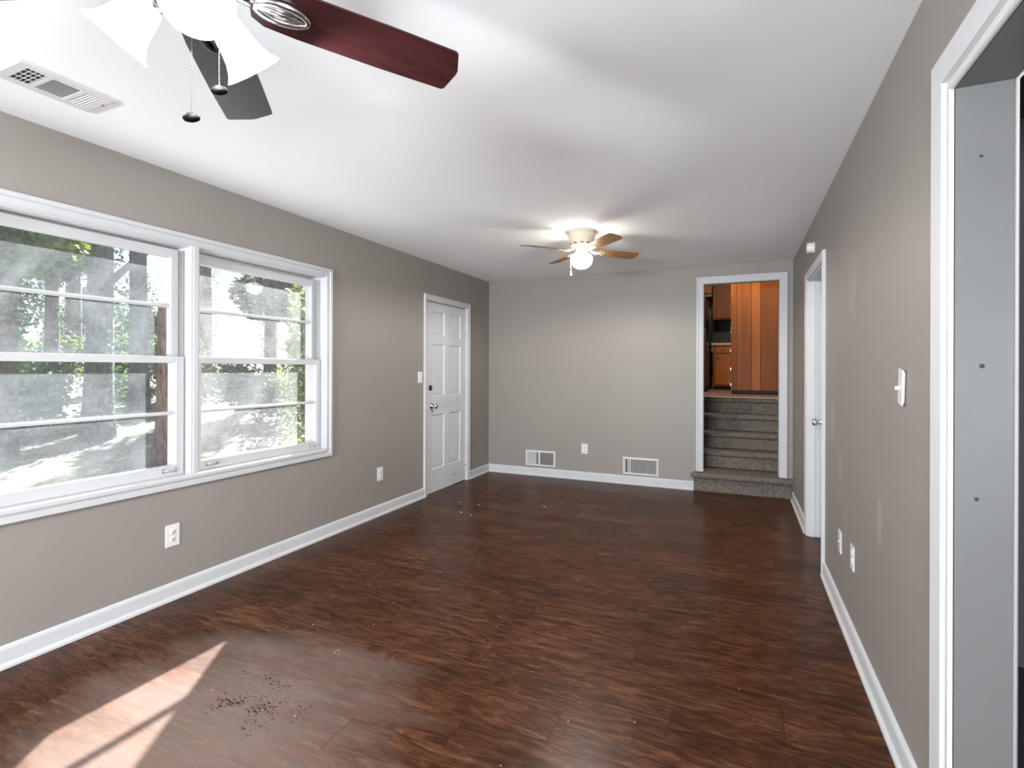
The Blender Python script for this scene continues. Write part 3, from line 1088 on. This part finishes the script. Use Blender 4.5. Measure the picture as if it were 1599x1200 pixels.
# ------------------------------------------------------------------ outlets, switches, vents, detector
def outlet(side, u, v, label, w=0.072, h=0.118, kind='outlet'):
    M = wallM(side, u, v)
    o = thing('wall_outlet' if kind == 'outlet' else ('cable_plate' if kind == 'cable' else 'light_switch'), label,
              {'outlet': 'outlet', 'cable': 'wall plate', 'switch': 'light switch'}[kind], M.translation)
    mb = MB(M)
    mb.box((-w / 2, -h / 2, 0), (w / 2, h / 2, 0.006), 0.002)
    mb.build('plate', M_plate, o)
    if kind == 'outlet':
        for s in (-1, 1):
            mb = MB(M @ Matrix.Translation((0, s * 0.0205, 0)))
            mb.lathe([(0, 0.0085), (0.0155, 0.0085), (0.0168, 0.007), (0.0168, 0.004)], 20)
            rc = mb.build('receptacle', M_plate, o)
            mb = MB(M @ Matrix.Translation((0, s * 0.0205, 0)))
            mb.box((-0.0075, 0.0, 0.0080), (-0.0052, 0.008, 0.0089))
            mb.box((0.0052, 0.001, 0.0080), (0.0075, 0.007, 0.0089))
            mb.lathe([(0, 0.0089), (0.0028, 0.0089), (0.0028, 0.0080)], 10, Matrix.Translation((0, -0.006, 0)))
            mb.build('slot', M_slot, rc)
        mb = MB(M)
        mb.lathe([(0, 0.0075), (0.0022, 0.007), (0.003, 0.0055)], 10)
        mb.build('screw', M_nickel, o)
    elif kind == 'switch':
        mb = MB(M)
        mb.box((-0.005, -0.012, 0.0055), (0.005, 0.012, 0.0072), 0.0006)
        mb.box((-0.0035, -0.003, 0.006), (0.0035, 0.006, 0.018), 0.0015, Matrix.Rotation(R(-18), 4, 'X'))
        mb.build('toggle', M_plate, o)
        for s in (-1, 1):
            mb = MB(M @ Matrix.Translation((0, s * 0.030, 0)))
            mb.lathe([(0, 0.0075), (0.0022, 0.007), (0.003, 0.0055)], 10)
            mb.build('screw', M_plate, o)
    else:
        mb = MB(M)
        mb.lathe([(0, 0.014), (0.0035, 0.014), (0.0045, 0.012), (0.0045, 0.0055)], 12)
        mb.build('jack', M_nickel, o)
    return o


outlet('left', 1.8905, 0.3655, 'white outlet on the left wall under the double window', 0.080, 0.125)
outlet('left', 3.740, 0.371, 'white outlet on the left wall between window and entry door', 0.076, 0.120)
outlet('left', 4.370, 1.232, 'white light switch beside the knob side of the entry door', 0.074, 0.114, 'switch')
outlet('back', -1.675, 0.373, 'white outlet on the back wall between the two floor vents', 0.076, 0.118)
outlet('right', 3.253, 0.392, 'white cable plate on the right wall, nearer the right-hand door', 0.072, 0.118, 'cable')
outlet('right', 2.923, 0.416, 'white outlet on the right wall, farther from the right-hand door', 0.074, 0.118)
# crooked switch plate on the right wall
Msw = wallM('right', 2.108, 1.263) @ Matrix.Rotation(R(-6), 4, 'Z')
sw = thing('light_switch', 'cream light switch plate hanging crooked on the right wall', 'light switch', Msw.translation)
mb = MB(Msw @ Matrix.Rotation(R(-5), 4, 'Y'))
mb.box((-0.038, -0.060, 0.004), (0.038, 0.060, 0.009), 0.002)
mb.box((-0.030, -0.052, 0.0), (0.030, 0.052, 0.006))
mb.build('plate', M_tape, sw)
mb = MB(Msw)
mb.box((-0.004, -0.006, 0.006), (0.004, 0.006, 0.024), 0.0015, Matrix.Rotation(R(14), 4, 'X'))
mb.build('toggle', M_plate, sw)
mb = MB(Msw @ Matrix.Rotation(R(-5), 4, 'Y'))
random.seed(3)
for k in range(7):
    z = -0.045 + 0.014 * k
    mb.tube([(-0.006 + random.uniform(-.008, .008), z, 0.0092), (0.010 + random.uniform(-.008, .008), z + random.uniform(-.004, .006), 0.0092)], 0.0006, 5)
mb.build('scratch', paint('grey_scratch', (0.45, 0.44, 0.42), 0.6, 0.1, 0.0), sw)

# smoke detector
Md = wallM('right', 4.34, 2.218)
sd = thing('smoke_detector', 'small round white detector above the right-hand door casing', 'detector', Md.translation)
mb = MB(Md)
mb.lathe([(0, 0), (0.042, 0), (0.042, 0.010), (0.038, 0.012)], 28)
mb.build('base', M_plate, sd)
mb = MB(Md)
mb.lathe([(0.038, 0.010), (0.038, 0.044), (0.035, 0.050), (0, 0.051)], 28)
mb.build('cover', M_plate, sd)


def wall_vent(u0, u1, v0, v1, label, open_part, damaged):
    M = wallM('back', u0, v0)
    w, h = u1 - u0, v1 - v0
    o = thing('wall_vent', label, 'vent', M.translation)
    b = 0.022
    mb = MB(M)
    mb.sweep([(b, b), (b, h - b), (w - b, h - b), (w - b, b)], [(0, 0.002), (0, 0.008), (0.006, 0.012), (b - 0.003, 0.008), (b, 0.0)], True)
    mb.box((w * open_part[0] - 0.004, b, 0.002), (w * open_part[0] + 0.004, h - b, 0.009))
    mb.build('frame', M_grille, o)
    mb = MB(M)
    mb.box((b - 0.004, b - 0.004, 0.0005), (w - b + 0.004, h - b + 0.004, 0.002))
    mb.build('duct', M_duct, o)
    n = 27
    for k in range(n):
        x = b + (w - 2 * b) * (k + 0.5) / n
        f = x / w
        if damaged(f):
            continue
        ang = 32 if f < open_part[0] else -46
        mb = MB(M @ Matrix.Translation((x, h / 2, 0.0062)) @ Matrix.Rotation(R(ang), 4, 'Y'))
        mb.box((-0.0040, -h / 2 + b, -0.0006), (0.0040, h / 2 - b, 0.0006))
        mb.build('louver', M_grille, o)
    mb = MB(M)
    mb.box((b * 0.55, h * 0.45, 0.008), (b * 1.05, h * 0.55, 0.020), 0.002)
    mb.build('lever', M_grille, o)
    return o


wall_vent(-2.434, -2.043, 0.118, 0.311, 'white back wall vent nearer the entry door, one gap in its louvers', (0.49,), lambda f: 0.375 < f < 0.42)
wall_vent(-1.220, -0.820, 0.112, 0.310, 'white back wall vent nearer the carpeted stairs', (0.21,), lambda f: 0.09 < f < 0.135)

# ceiling register near the window
cv = thing('ceiling_vent', 'white ceiling register above the double window', 'vent', (-2.475, 1.13, H))
VX0, VX1, VY0, VY1 = -2.605, -2.372, 0.975, 1.300
m = MB()
m.sweep([(VX0 + 0.045, VY0 + 0.035), (VX0 + 0.045, VY1 - 0.045), (VX1 - 0.045, VY1 - 0.045), (VX1 - 0.045, VY0 + 0.035)], [(0, 0.003), (0, 0.010), (0.030, 0.010), (0.040, 0.005), (0.042, 0.0)], True, Matrix(((1, 0, 0, 0), (0, 1, 0, 0), (0, 0, -1, H), (0, 0, 0, 1))))
for y in (1.083, 1.193):
    m.box((VX0 + 0.045, y - 0.008, H - 0.010), (VX1 - 0.045, y + 0.008, H - 0.004))
m.build('frame', M_grille, cv)
m = MB()
m.box((VX0 + 0.04, VY0 + 0.03, H - 0.002), (VX1 - 0.04, VY1 - 0.04, H - 0.0008))
m.build('duct', M_duct, cv)
for k in range(5):            # open end: cross louvers
    y = 1.014 + k * 0.0142
    m = MB(Matrix.Translation((0, y, H - 0.006)) @ Matrix.Rotation(R(55), 4, 'X'))
    m.box((VX0 + 0.045, -0.004, -0.0006), (VX1 - 0.045, 0.004, 0.0006))
    m.build('louver', M_grille, cv)
for k in range(3):
    x = -2.525 + k * 0.036
    m = MB()
    m.box((x - 0.0035, 1.010, H - 0.0045), (x + 0.0035, 1.076, H - 0.0025))
    m.build('damper', M_grille, cv)
for k in range(11):           # middle: louvers along the register
    x = VX0 + 0.052 + k * 0.0132
    m = MB(Matrix.Translation((x, 0, H - 0.006)) @ Matrix.Rotation(R(50), 4, 'Y'))
    m.box((-0.0048, 1.091, -0.0006), (0.0048, 1.185, 0.0006))
    m.build('louver', M_grille, cv)
for k in range(5):            # far end: closed towards the camera
    y = 1.208 + k * 0.0118
    m = MB(Matrix.Translation((0, y, H - 0.006)) @ Matrix.Rotation(R(-32), 4, 'X'))
    m.box((VX0 + 0.045, -0.0062, -0.0006), (VX1 - 0.045, 0.0062, 0.0006))
    m.build('louver', M_grille, cv)
m = MB(Matrix.Translation((-2.463, 1.283, H - 0.0105)))
m.sphere((0, 0, 0), 0.006, 10, 6, scale=(1, 1, 0.4))
m.build('screw', M_darkmetal, cv)

# ------------------------------------------------------------------ near ceiling fan
FX, FY, FZ = -1.096, 0.724, 2.165
fan = thing('ceiling_fan', 'near ceiling fan with mahogany blades and three lit frosted glass shades', 'ceiling fan', (FX, FY, H))
FM = Matrix.Translation((FX, FY, 0))
m = MB(FM)
m.lathe([(0, H), (0.070, H), (0.072, H - 0.015), (0.050, H - 0.055), (0.018, H - 0.060), (0.018, H - 0.10)], 28)
m.build('canopy', M_nickel, fan)
m = MB(FM)
m.lathe([(0.018, H - 0.09), (0.060, H - 0.10), (0.105, H - 0.13), (0.115, H - 0.20), (0.100, H - 0.245), (0.070, H - 0.262), (0, H - 0.262)], 36)
m.build('motor_housing', M_nickel, fan)
m = MB(FM)
m.lathe([(0, 2.18), (0.050, 2.18), (0.052, 2.13), (0.042, 2.10), (0.020, 2.085), (0, 2.083)], 28)
kit = m.build('light_kit', M_nickel, fan)
BL = [(0.135, -0.045), (0.165, -0.063), (0.240, -0.069), (0.45, -0.073), (0.622, -0.073), (0.630, -0.068), (0.655, -0.014), (0.657, 0.000), (0.650, 0.064), (0.643, 0.072), (0.45, 0.073), (0.240, 0.069), (0.165, 0.063), (0.135, 0.045), (0.125, 0.0)]
for k in range(5):
    ang = 57.5 + 72 * k
    BM = Matrix.Translation((FX, FY, FZ)) @ Matrix.Rotation(R(ang), 4, 'Z') @ Matrix.Rotation(R(-11), 4, 'X')
    blade = bpy.data.meshes.new('blade')
    mb = MB()
    mb.prism(BL, -0.003, 0.003, None, 0.0012)
    mb.bm.to_mesh(blade)
    mb.bm.free()
    blade.materials.append(M_greyblade if k == 1 else M_mahog)
    bo = bpy.data.objects.new('blade', blade)
    COL.objects.link(bo)
    bo.parent = fan
    bo.matrix_local = Matrix.Translation((0, 0, -H)) @ Matrix.Translation((-FX, -FY, 0)) @ BM
    # blade iron: arm and looped medallion under the blade
    mb = MB()
    loop = [(0.195 + 0.058 * math.cos(2 * PI * q / 28), 0.025 * math.sin(2 * PI * q / 28), -0.009) for q in range(29)]
    mb.tube(loop, 0.0085, 8, None, False)
    mb.tube([(0.13, 0, -0.011), (0.245, 0, -0.011)], 0.006, 8)
    mb.prism([(0.195 + 0.056 * math.cos(2 * PI * q / 28), 0.024 * math.sin(2 * PI * q / 28)) for q in range(28)], -0.008, -0.003)
    mb.tube([(0.135, 0, -0.009), (0.10, 0, 0.000), (0.085, 0, 0.012)], [0.010, 0.012, 0.014], 8)
    ib = mb.build('blade_iron', M_chrome if k != 1 else M_darkmetal)
    ib.parent = bo
SHADE = [(0.024, 0.0), (0.032, 0.004), (0.041, 0.020), (0.046, 0.045), (0.049, 0.070), (0.055, 0.095), (0.066, 0.118), (0.080, 0.134), (0.078, 0.134), (0.063, 0.117), (0.052, 0.094), (0.046, 0.070), (0.043, 0.045), (0.038, 0.021), (0.030, 0.007), (0.0, 0.004)]
for az, tilt in ((77, 42), (203, 42), (335, 42)):
    d = Vector((math.cos(R(az)) * math.sin(R(tilt)), math.sin(R(az)) * math.sin(R(tilt)), -math.cos(R(tilt))))
    p0 = Vector((FX, FY, 2.128)) + Vector((math.cos(R(az)), math.sin(R(az)), 0)) * 0.062
    SM = Matrix.Translation(p0 + d * 0.018) @ d.to_track_quat('Z', 'Y').to_matrix().to_4x4()
    mb = MB()
    mb.tube([(FX, FY, 2.14), tuple(p0), tuple(p0 + d * 0.015)], 0.010, 10)
    mb.lathe([(0, -0.006), (0.026, -0.004), (0.030, 0.004), (0.030, 0.016)], 20, SM)
    ar = mb.build('lamp_arm', M_nickel, fan)
    mb = MB(SM)
    mb.lathe([(a * 0.86, b * 0.86) for a, b in SHADE], 40)
    mb.build('lamp_shade', M_shade, ar)
    pl = bpy.data.lights.new('fan_bulb', 'POINT')
    pl.energy = 16
    pl.color = (0.96, 0.98, 1.0)
    pl.shadow_soft_size = 0.03
    po = bpy.data.objects.new('fan_bulb', pl)
    COL.objects.link(po)
    po.location = p0 + d * 0.110


def chain(px, py, ztop, zbot, knob, parent):
    mb = MB()
    n = int((ztop - zbot) / 0.0044)
    for k in range(n):
        t = bmesh.new()
        bmesh.ops.create_icosphere(t, subdivisions=1, radius=0.0016)
        mb._put(t, Matrix.Translation((px, py, ztop - (k + 0.5) * 0.0044)), True)
    mb.tube([(px, py, ztop), (px, py, zbot)], 0.0005, 5)
    c = mb.build('pull_chain', M_chain, parent)
    mb = MB(Matrix.Translation((px, py, zbot - 0.006)) @ Matrix.Rotation(R(35), 4, 'X') @ Matrix.Rotation(R(20), 4, 'Y'))
    mb.lathe([(0, 0.010), (0.006, 0.009), (0.014, 0.005), (0.0165, 0.0), (0.014, -0.005), (0.006, -0.008), (0, -0.0085)], 20)
    mb.build('pull_knob', knob, c)


chain(-1.020, 0.690, 2.095, 1.835, M_black, fan)
chain(-0.985, 0.725, 2.115, 1.900, M_black, fan)

# ------------------------------------------------------------------ far ceiling fan
GX, GY, GZ = -1.18, 4.07, 2.288
fan2 = thing('ceiling_fan', 'far cream ceiling fan with four oak blades and a glowing globe', 'ceiling fan', (GX, GY, H))
GM = Matrix.Translation((GX, GY, 0))
m = MB(GM)
m.lathe([(0, H), (0.118, H), (0.118, H - 0.012), (0.112, H - 0.014), (0.109, H - 0.034), (0.112, H - 0.036), (0.108, H - 0.040), (0.100, H - 0.068), (0.098, H - 0.072), (0.090, H - 0.105), (0.080, H - 0.118), (0.060, H - 0.124), (0, H - 0.124)], 40)
hs_ = m.build('motor_housing', M_cream, fan2)
for k in range(10):
    a = 2 * PI * k / 10
    m = MB(GM)
    m.box((-0.016, -0.0015, -0.004), (0.016, 0.0015, 0.004), 0.001, Matrix.Translation((0.092 * math.cos(a), 0.092 * math.sin(a), H - 0.100)) @ Matrix.Rotation(a + PI / 2, 4, 'Z'))
    m.build('vent_slot', M_darkmetal, hs_)
m = MB(GM)
m.lathe([(0, H - 0.12), (0.046, H - 0.122), (0.046, H - 0.150), (0.050, H - 0.152), (0.050, H - 0.172), (0.046, H - 0.176), (0, H - 0.176)], 28)
m.build('switch_housing', M_cream, fan2)
m = MB(GM)
m.lathe([(0.045, H - 0.170), (0.070, H - 0.180), (0.086, H - 0.196), (0.090, H - 0.220), (0.084, H - 0.250), (0.066, H - 0.276), (0.036, H - 0.294), (0, H - 0.300)], 32)
m.build('globe', M_globe, fan2)
BL2 = [(0.150, -0.042), (0.20, -0.052), (0.40, -0.060), (0.505, -0.060), (0.525, -0.048), (0.533, 0.0), (0.525, 0.048), (0.505, 0.060), (0.40, 0.060), (0.20, 0.052), (0.150, 0.042)]
for k in range(4):
    BM = Matrix.Translation((GX, GY, GZ)) @ Matrix.Rotation(R(45 + 90 * k), 4, 'Z') @ Matrix.Rotation(R(-12), 4, 'X')
    mb = MB()
    mb.prism(BL2, -0.003, 0.003, None, 0.0012)
    bo = mb.build('blade', M_oakblade)
    bo.parent = fan2
    bo.matrix_local = Matrix.Translation((-GX, -GY, -H)) @ BM
    mb = MB()
    mb.tube([(0.055, 0, 0.02), (0.09, 0, 0.004), (0.125, -0.012, -0.008), (0.185, -0.030, -0.007)], 0.007, 8)
    mb.tube([(0.055, 0, 0.02), (0.09, 0, 0.004), (0.125, 0.012, -0.008), (0.185, 0.030, -0.007)], 0.007, 8)
    mb.tube([(0.09, 0, 0.004), (0.200, 0, -0.008)], 0.006, 8)
    mb.prism([(0.165, -0.038), (0.200, -0.034), (0.215, 0), (0.200, 0.034), (0.165, 0.038)], -0.007, -0.003)
    ib = mb.build('blade_iron', M_cream)
    ib.parent = bo
m = MB()
m.tube([(GX - 0.085, GY - 0.02, H - 0.16), (GX - 0.085, GY - 0.02, H - 0.315)], 0.0012, 6)
c = m.build('pull_chain', M_cream, fan2)
m = MB(Matrix.Translation((GX - 0.085, GY - 0.02, H - 0.352)))
m.lathe([(0, 0.040), (0.003, 0.038), (0.010, 0.002), (0.009, 0), (0, 0)], 14)
m.build('pull_knob', M_plate, c)
for kind, en, rad in (('POINT', 2.6, 0.03), ('SPOT', 46, 0.03)):      # all-round bulb, plus a downward spot added to light the room
    pl = bpy.data.lights.new('globe_bulb_or_added_spot', kind)
    pl.energy = en
    pl.color = (1.0, 0.95, 0.88)
    pl.shadow_soft_size = rad
    if kind == 'SPOT':
        pl.spot_size = R(178)
        pl.spot_blend = 0.3
    po = bpy.data.objects.new('globe_bulb_or_added_spot', pl)
    COL.objects.link(po)
    po.location = (GX, GY, H - 0.235)

# ------------------------------------------------------------------ leaf bits and crumbs on the floor
M_bit = paint('dark_leaf_bit', (0.030, 0.014, 0.009), 0.8, 0.2, 0.0)
M_crumb = paint('pale_crumb', (0.62, 0.52, 0.42), 0.8, 0.1, 0.0)


def bit(name, mat, x, y, r, label, cat, group, k):
    rnd = random.Random(k)
    mb = MB()
    n = 7
    poly = [(r * (0.6 + 0.6 * rnd.random()) * math.cos(2 * PI * i / n), r * (0.35 + 0.4 * rnd.random()) * math.sin(2 * PI * i / n)) for i in range(n)]
    mb.prism(poly, 0.0, r * 0.25, Matrix.Translation((x, y, 0.0003)) @ Matrix.Rotation(rnd.random() * 3, 4, 'Z'), r * 0.05)
    return tag(mb.build(name, mat, None, (x, y, 0)), label, cat, group)


dk = [(-2.05, 5.20, .010), (-1.93, 4.99, .011), (-1.86, 5.03, .016), (-1.89, 5.00, .010), (-1.81, 5.06, .013), (-1.66, 5.02, .013), (-2.30, 4.86, .022), (-2.24, 4.80, .013), (-2.03, 4.74, .014), (-1.80, 4.82, .014), (-1.36, 4.55, .017), (-1.45, 4.93, .014), (-1.88, 4.62, .010), (-2.62, 4.80, .020), (-2.36, 4.50, .018), (-2.44, 4.29, .016), (-2.21, 4.24, .014), (-1.75, 4.26, .010), (-1.49, 4.24, .010)]
for k, (x, y, r) in enumerate(dk):
    bit('leaf_fragment', M_bit, x, y, r, 'dark dry leaf fragment lying on the floor near the back wall', 'leaf', 'dark leaf fragments near the back wall', k)
pk = [(-1.70, 4.62, .013), (-2.33, 4.12, .013), (-2.30, 4.42, .013), (-2.20, 4.07, .011), (-2.50, 5.05, .010), (-2.42, 4.86, .008), (-2.52, 4.44, .009)]
for k, (x, y, r) in enumerate(pk):
    bit('crumb', M_crumb, x, y, r, 'pale crumb lying on the floor near the entry door', 'crumb', 'pale crumbs near the entry door', 50 + k)
rnd = random.Random(11)
for k in range(48):
    x, y = rnd.uniform(-2.2, 0.1), rnd.uniform(1.3, 3.4)
    bit('grit_speck', M_crumb, x, y, rnd.uniform(.0022, .0042), 'tiny pale speck of grit on the open middle floor', 'speck', 'pale grit on the middle floor', 90 + k)
bit('leaf_fragment', M_bit, -2.118, 1.918, 0.008, 'single dark fragment on the floor just beyond the sun patch', 'leaf', None, 77)
bit('leaf_fragment', M_bit, -1.01, 1.88, 0.006, 'lone dark fragment on the open floor centre', 'leaf', None, 78)

# ------------------------------------------------------------------ outdoors
def ground_z(x, y):
    d = -x - 3.2
    z = -0.42
    if d > 5.0:
        z += 0.135 * (d - 5.0)
    return min(z, 1.7) + 0.07 * math.sin(x * 1.1 + y * 0.7) + 0.05 * math.sin(y * 1.9 - x * 0.6)


t = bmesh.new()
NX, NY = 60, 70
gv = [[t.verts.new((XO - 0.02 - 38.0 * (i / NX) ** 1.6, -12 + 46.0 * j / NY, 0)) for j in range(NY + 1)] for i in range(NX + 1)]
for row in gv:
    for v in row:
        v.co.z = ground_z(v.co.x, v.co.y)
for i in range(NX):
    for j in range(NY):
        t.faces.new((gv[i][j], gv[i][j + 1], gv[i + 1][j + 1], gv[i + 1][j]))
bmesh.ops.recalc_face_normals(t, faces=t.faces)
m = MB()
m._put(t, None, True)
struct('ground', m, litter_material(), 'wooded ground strewn with tan leaf litter outside the window', 'ground')

m = MB().box((-7.2, -3.4, -0.62), (XO - 0.02, 7.5, -0.22))  # unseen slab added to bounce sun onto the ceiling
struct('ground_bounce_slab', m, paint('pale_bounce_slab', (0.42, 0.42, 0.415), 0.8, 0.06, 0.2, 2), 'pale slab added outside the window wall to bounce sun onto the ceiling', 'bounce slab')

M_barkd = bark_material('dark_pine_bark', (0.030, 0.016, 0.012), (0.13, 0.070, 0.050))
M_barkg = bark_material('grey_bark', (0.05, 0.048, 0.046), (0.16, 0.15, 0.135))
M_leafd = leaf_material('dark_evergreen_leaf', (0.008, 0.022, 0.010), (0.036, 0.072, 0.026))
M_leafi = leaf_material('ivy_leaf', (0.014, 0.045, 0.011), (0.09, 0.18, 0.04))
M_leafy = leaf_material('sunny_leaf', (0.06, 0.11, 0.018), (0.22, 0.28, 0.07))


def leaves(name, mat, parent, blobs, n, size, seed, shell=0.5):
    rnd = random.Random(seed)
    w = wloc(parent)
    V, F = [], []
    tot = sum(b[1][0] * b[1][1] * b[1][2] for b in blobs)
    for (c, r) in blobs:
        k = max(20, int(n * r[0] * r[1] * r[2] / tot))
        for _ in range(k):
            while True:
                p = Vector((rnd.uniform(-1, 1), rnd.uniform(-1, 1), rnd.uniform(-1, 1)))
                if p.length <= 1 and (p.length > shell or rnd.random() < 0.3):
                    break
            q = Vector((c[0] + p.x * r[0], c[1] + p.y * r[1], c[2] + p.z * r[2])) - w
            s = size * rnd.uniform(0.6, 1.3)
            a = Vector((rnd.gauss(0, 1), rnd.gauss(0, 1), rnd.gauss(0, 0.7))).normalized()
            b = a.cross(Vector((rnd.gauss(0, 1), rnd.gauss(0, 1), rnd.gauss(0, 1)))).normalized()
            i = len(V)
            V += [q - a * s, q + b * s * 0.55, q + a * s, q - b * s * 0.55]
            F.append((i, i + 1, i + 2, i + 3))
    me = bpy.data.meshes.new(name)
    me.from_pydata([tuple(v) for v in V], [], F)
    me.materials.append(mat)
    o = bpy.data.objects.new(name, me)
    COL.objects.link(o)
    o.parent = parent
    return o


def at(px, dist):
    """ground point seen in the direction of column px of the view, dist metres from the window side"""
    a = R(23.85) + math.atan((799.5 - px) / 800.6)
    return -math.sin(a) * dist, math.cos(a) * dist


def trunk(o, x, y, h, r, mat, lean=(0, 0), bend=0.0, branches=(), seed=0):
    z0 = ground_z(x, y)
    rnd = random.Random(seed)
    P, RR = [], []
    n = 12
    for k in range(n + 1):
        f = k / n
        P.append((x + lean[0] * h * f + bend * math.sin(f * 3), y + lean[1] * h * f + bend * 0.6 * math.sin(f * 4 + 1), z0 - 0.1 + h * f))
        RR.append(r * (1.25 - 0.25 * min(1, f * 8)) * (1 - 0.45 * f))
    mb = MB()
    mb.tube(P, RR, 14)
    for (f, az, ln, up) in branches:
        b = Vector(P[int(f * n)])
        d = Vector((math.cos(az), math.sin(az), up)).normalized()
        e = d + Vector((0, 0, 0.35))
        mb.tube([tuple(b), tuple(b + d * ln * 0.5), tuple(b + d * ln * 0.5 + e.normalized() * ln * 0.5)], [r * 0.35, r * 0.2, r * 0.06], 8)
    return mb.build('trunk', mat, o), P


def tree(px, dist, h, r, mat, label, lean=(0, 0), ivy=0, crown=None, branches=(), seed=1, cmat=None):
    x, y = at(px, dist)
    o = thing('tree', label, 'tree', (x, y, ground_z(x, y)), 'trees outside the window')
    tk, P = trunk(o, x, y, h, r, mat, lean, 0.05, branches, seed)
    if ivy:
        leaves('ivy', M_leafi, o, [((p[0], p[1], p[2]), (r * 1.8, r * 1.8, h / 14)) for p in P[1:ivy]], 1400, 0.045, seed, 0.4)
    if crown:
        leaves('foliage', cmat or M_leafd, o, [((x + a, y + b, ground_z(x, y) + c), (rr, rr, rr * 0.8)) for a, b, c, rr in crown], 5000, 0.10, seed + 5, 0.2)
    return o


tree(252, 10.5, 2.8, 0.17, bark_material('reddish_pine_bark', (0.045, 0.022, 0.015), (0.26, 0.14, 0.095)), 'dark leaning broken tree trunk at the right edge of left window', (0.012, 0.02))
tree(150, 13.0, 9.0, 0.25, M_barkg, 'thick grey forked tree trunk in the middle of left window', (0.0, 0.01), 6, None, ((0.42, 3.6, 2.4, 1.4), (0.5, 4.4, 2.2, 1.6), (0.4, 1.0, 1.8, 1.2)), 3)
tree(215, 16.0, 9.0, 0.22, M_barkg, 'slimmer grey tree trunk right of the thick forked trunk', (0.0, -0.01), 5, None, ((0.45, 2.0, 2.0, 1.2),), 4)
tree(8, 11.5, 8.0, 0.12, M_barkd, 'ivy-wrapped dark tree trunk at the far left of left window', (0.01, 0.0), 10, ((0.2, 0.1, 3.6, 0.9), (-0.3, 0.3, 5.2, 1.0)), (), 5, M_leafy)
tree(78, 17.0, 9.5, 0.16, M_barkd, 'dark evergreen between the ivy-wrapped and forked trunks', (0.0, 0.0), 7, ((0, 0, 3.6, 0.9), (0.3, 0.2, 5.2, 0.9), (-0.2, -0.2, 6.9, 0.8)), (), 6, M_leafd)
tree(112, 22.0, 9.5, 0.24, M_barkd, 'reddish brown trunk far behind the forked tree', (0.0, 0.0), 0, ((0, 0, 6.6, 1.3),), (), 7, M_leafd)
tree(318, 19.0, 9.0, 0.22, M_barkg, 'grey tree trunk behind left side of clouded right window', (0.0, 0.0), 6, ((0.2, 0.2, 6.5, 1.2),), (), 8, M_leafd)
tree(420, 18.0, 9.0, 0.2, M_barkd, 'dark evergreen behind the middle of clouded right window', (0.0, 0.0), 6, ((0, 0, 3.4, 1.1), (0.3, 0.2, 5.4, 1.2)), (), 9, M_leafd)


def bush(px, dist, w, h, mat, label, seed, n=2600, size=0.06):
    x, y = at(px, dist)
    z = ground_z(x, y)
    o = thing('shrub', label, 'shrub', (x, y, z), 'shrubs outside the window')
    rnd = random.Random(seed)
    blobs = [((x + rnd.uniform(-w, w) * 0.6, y + rnd.uniform(-w, w) * 0.6, z + h * rnd.uniform(0.25, 0.75)), (w * 0.55, w * 0.55, h * 0.38)) for _ in range(6)]
    leaves('foliage', mat, o, blobs, n, size, seed, 0.3)
    mb = MB()
    for k in range(4):
        mb.tube([(x, y, z - 0.05), (x + rnd.uniform(-w, w) * 0.4, y + rnd.uniform(-w, w) * 0.4, z + h * 0.6)], [0.02, 0.008], 6)
    mb.build('stem', M_barkd, o)
    return o


bush(45, 13.5, 0.6, 1.6, M_leafi, 'bright green shrub left of the thick forked trunk', 22)
bush(20, 16.0, 0.7, 1.7, M_leafi, 'ivy-green shrub at the far left of left window', 21)
bush(112, 19.5, 0.7, 1.5, M_leafy, 'yellow-green shrub behind the thick forked trunk', 23)
bush(180, 17.8, 0.42, 1.5, M_leafi, 'ivy-green shrub between the two grey trunks', 24)
bush(250, 18.8, 0.8, 1.6, M_leafy, 'sunny yellow-green shrub behind the broken trunk', 25)
bush(300, 17.2, 0.42, 1.7, M_leafi, 'green shrub behind the window mullion', 26)
bush(368, 15.0, 0.7, 1.4, M_leafi, 'green shrub behind left part of clouded right window', 27)
bush(440, 14.5, 0.8, 1.4, M_leafi, 'green shrub behind right part of clouded right window', 28)
bush(484, 9.0, 0.55, 3.6, M_leafy, 'tall bright green shrub along the right edge of right window', 29, 4200, 0.055)
bush(118, 32.5, 1.1, 3.2, M_leafd, 'dark evergreen thicket far behind the yellow-green shrub', 30, 3600, 0.10)
bush(225, 28.0, 1.15, 3.0, M_leafd, 'dark evergreen thicket far behind the two grey trunks', 31, 3600, 0.10)
bush(10, 28.0, 1.15, 3.8, M_leafd, 'dark evergreen thicket far off at the left frame edge', 32, 3600, 0.10)
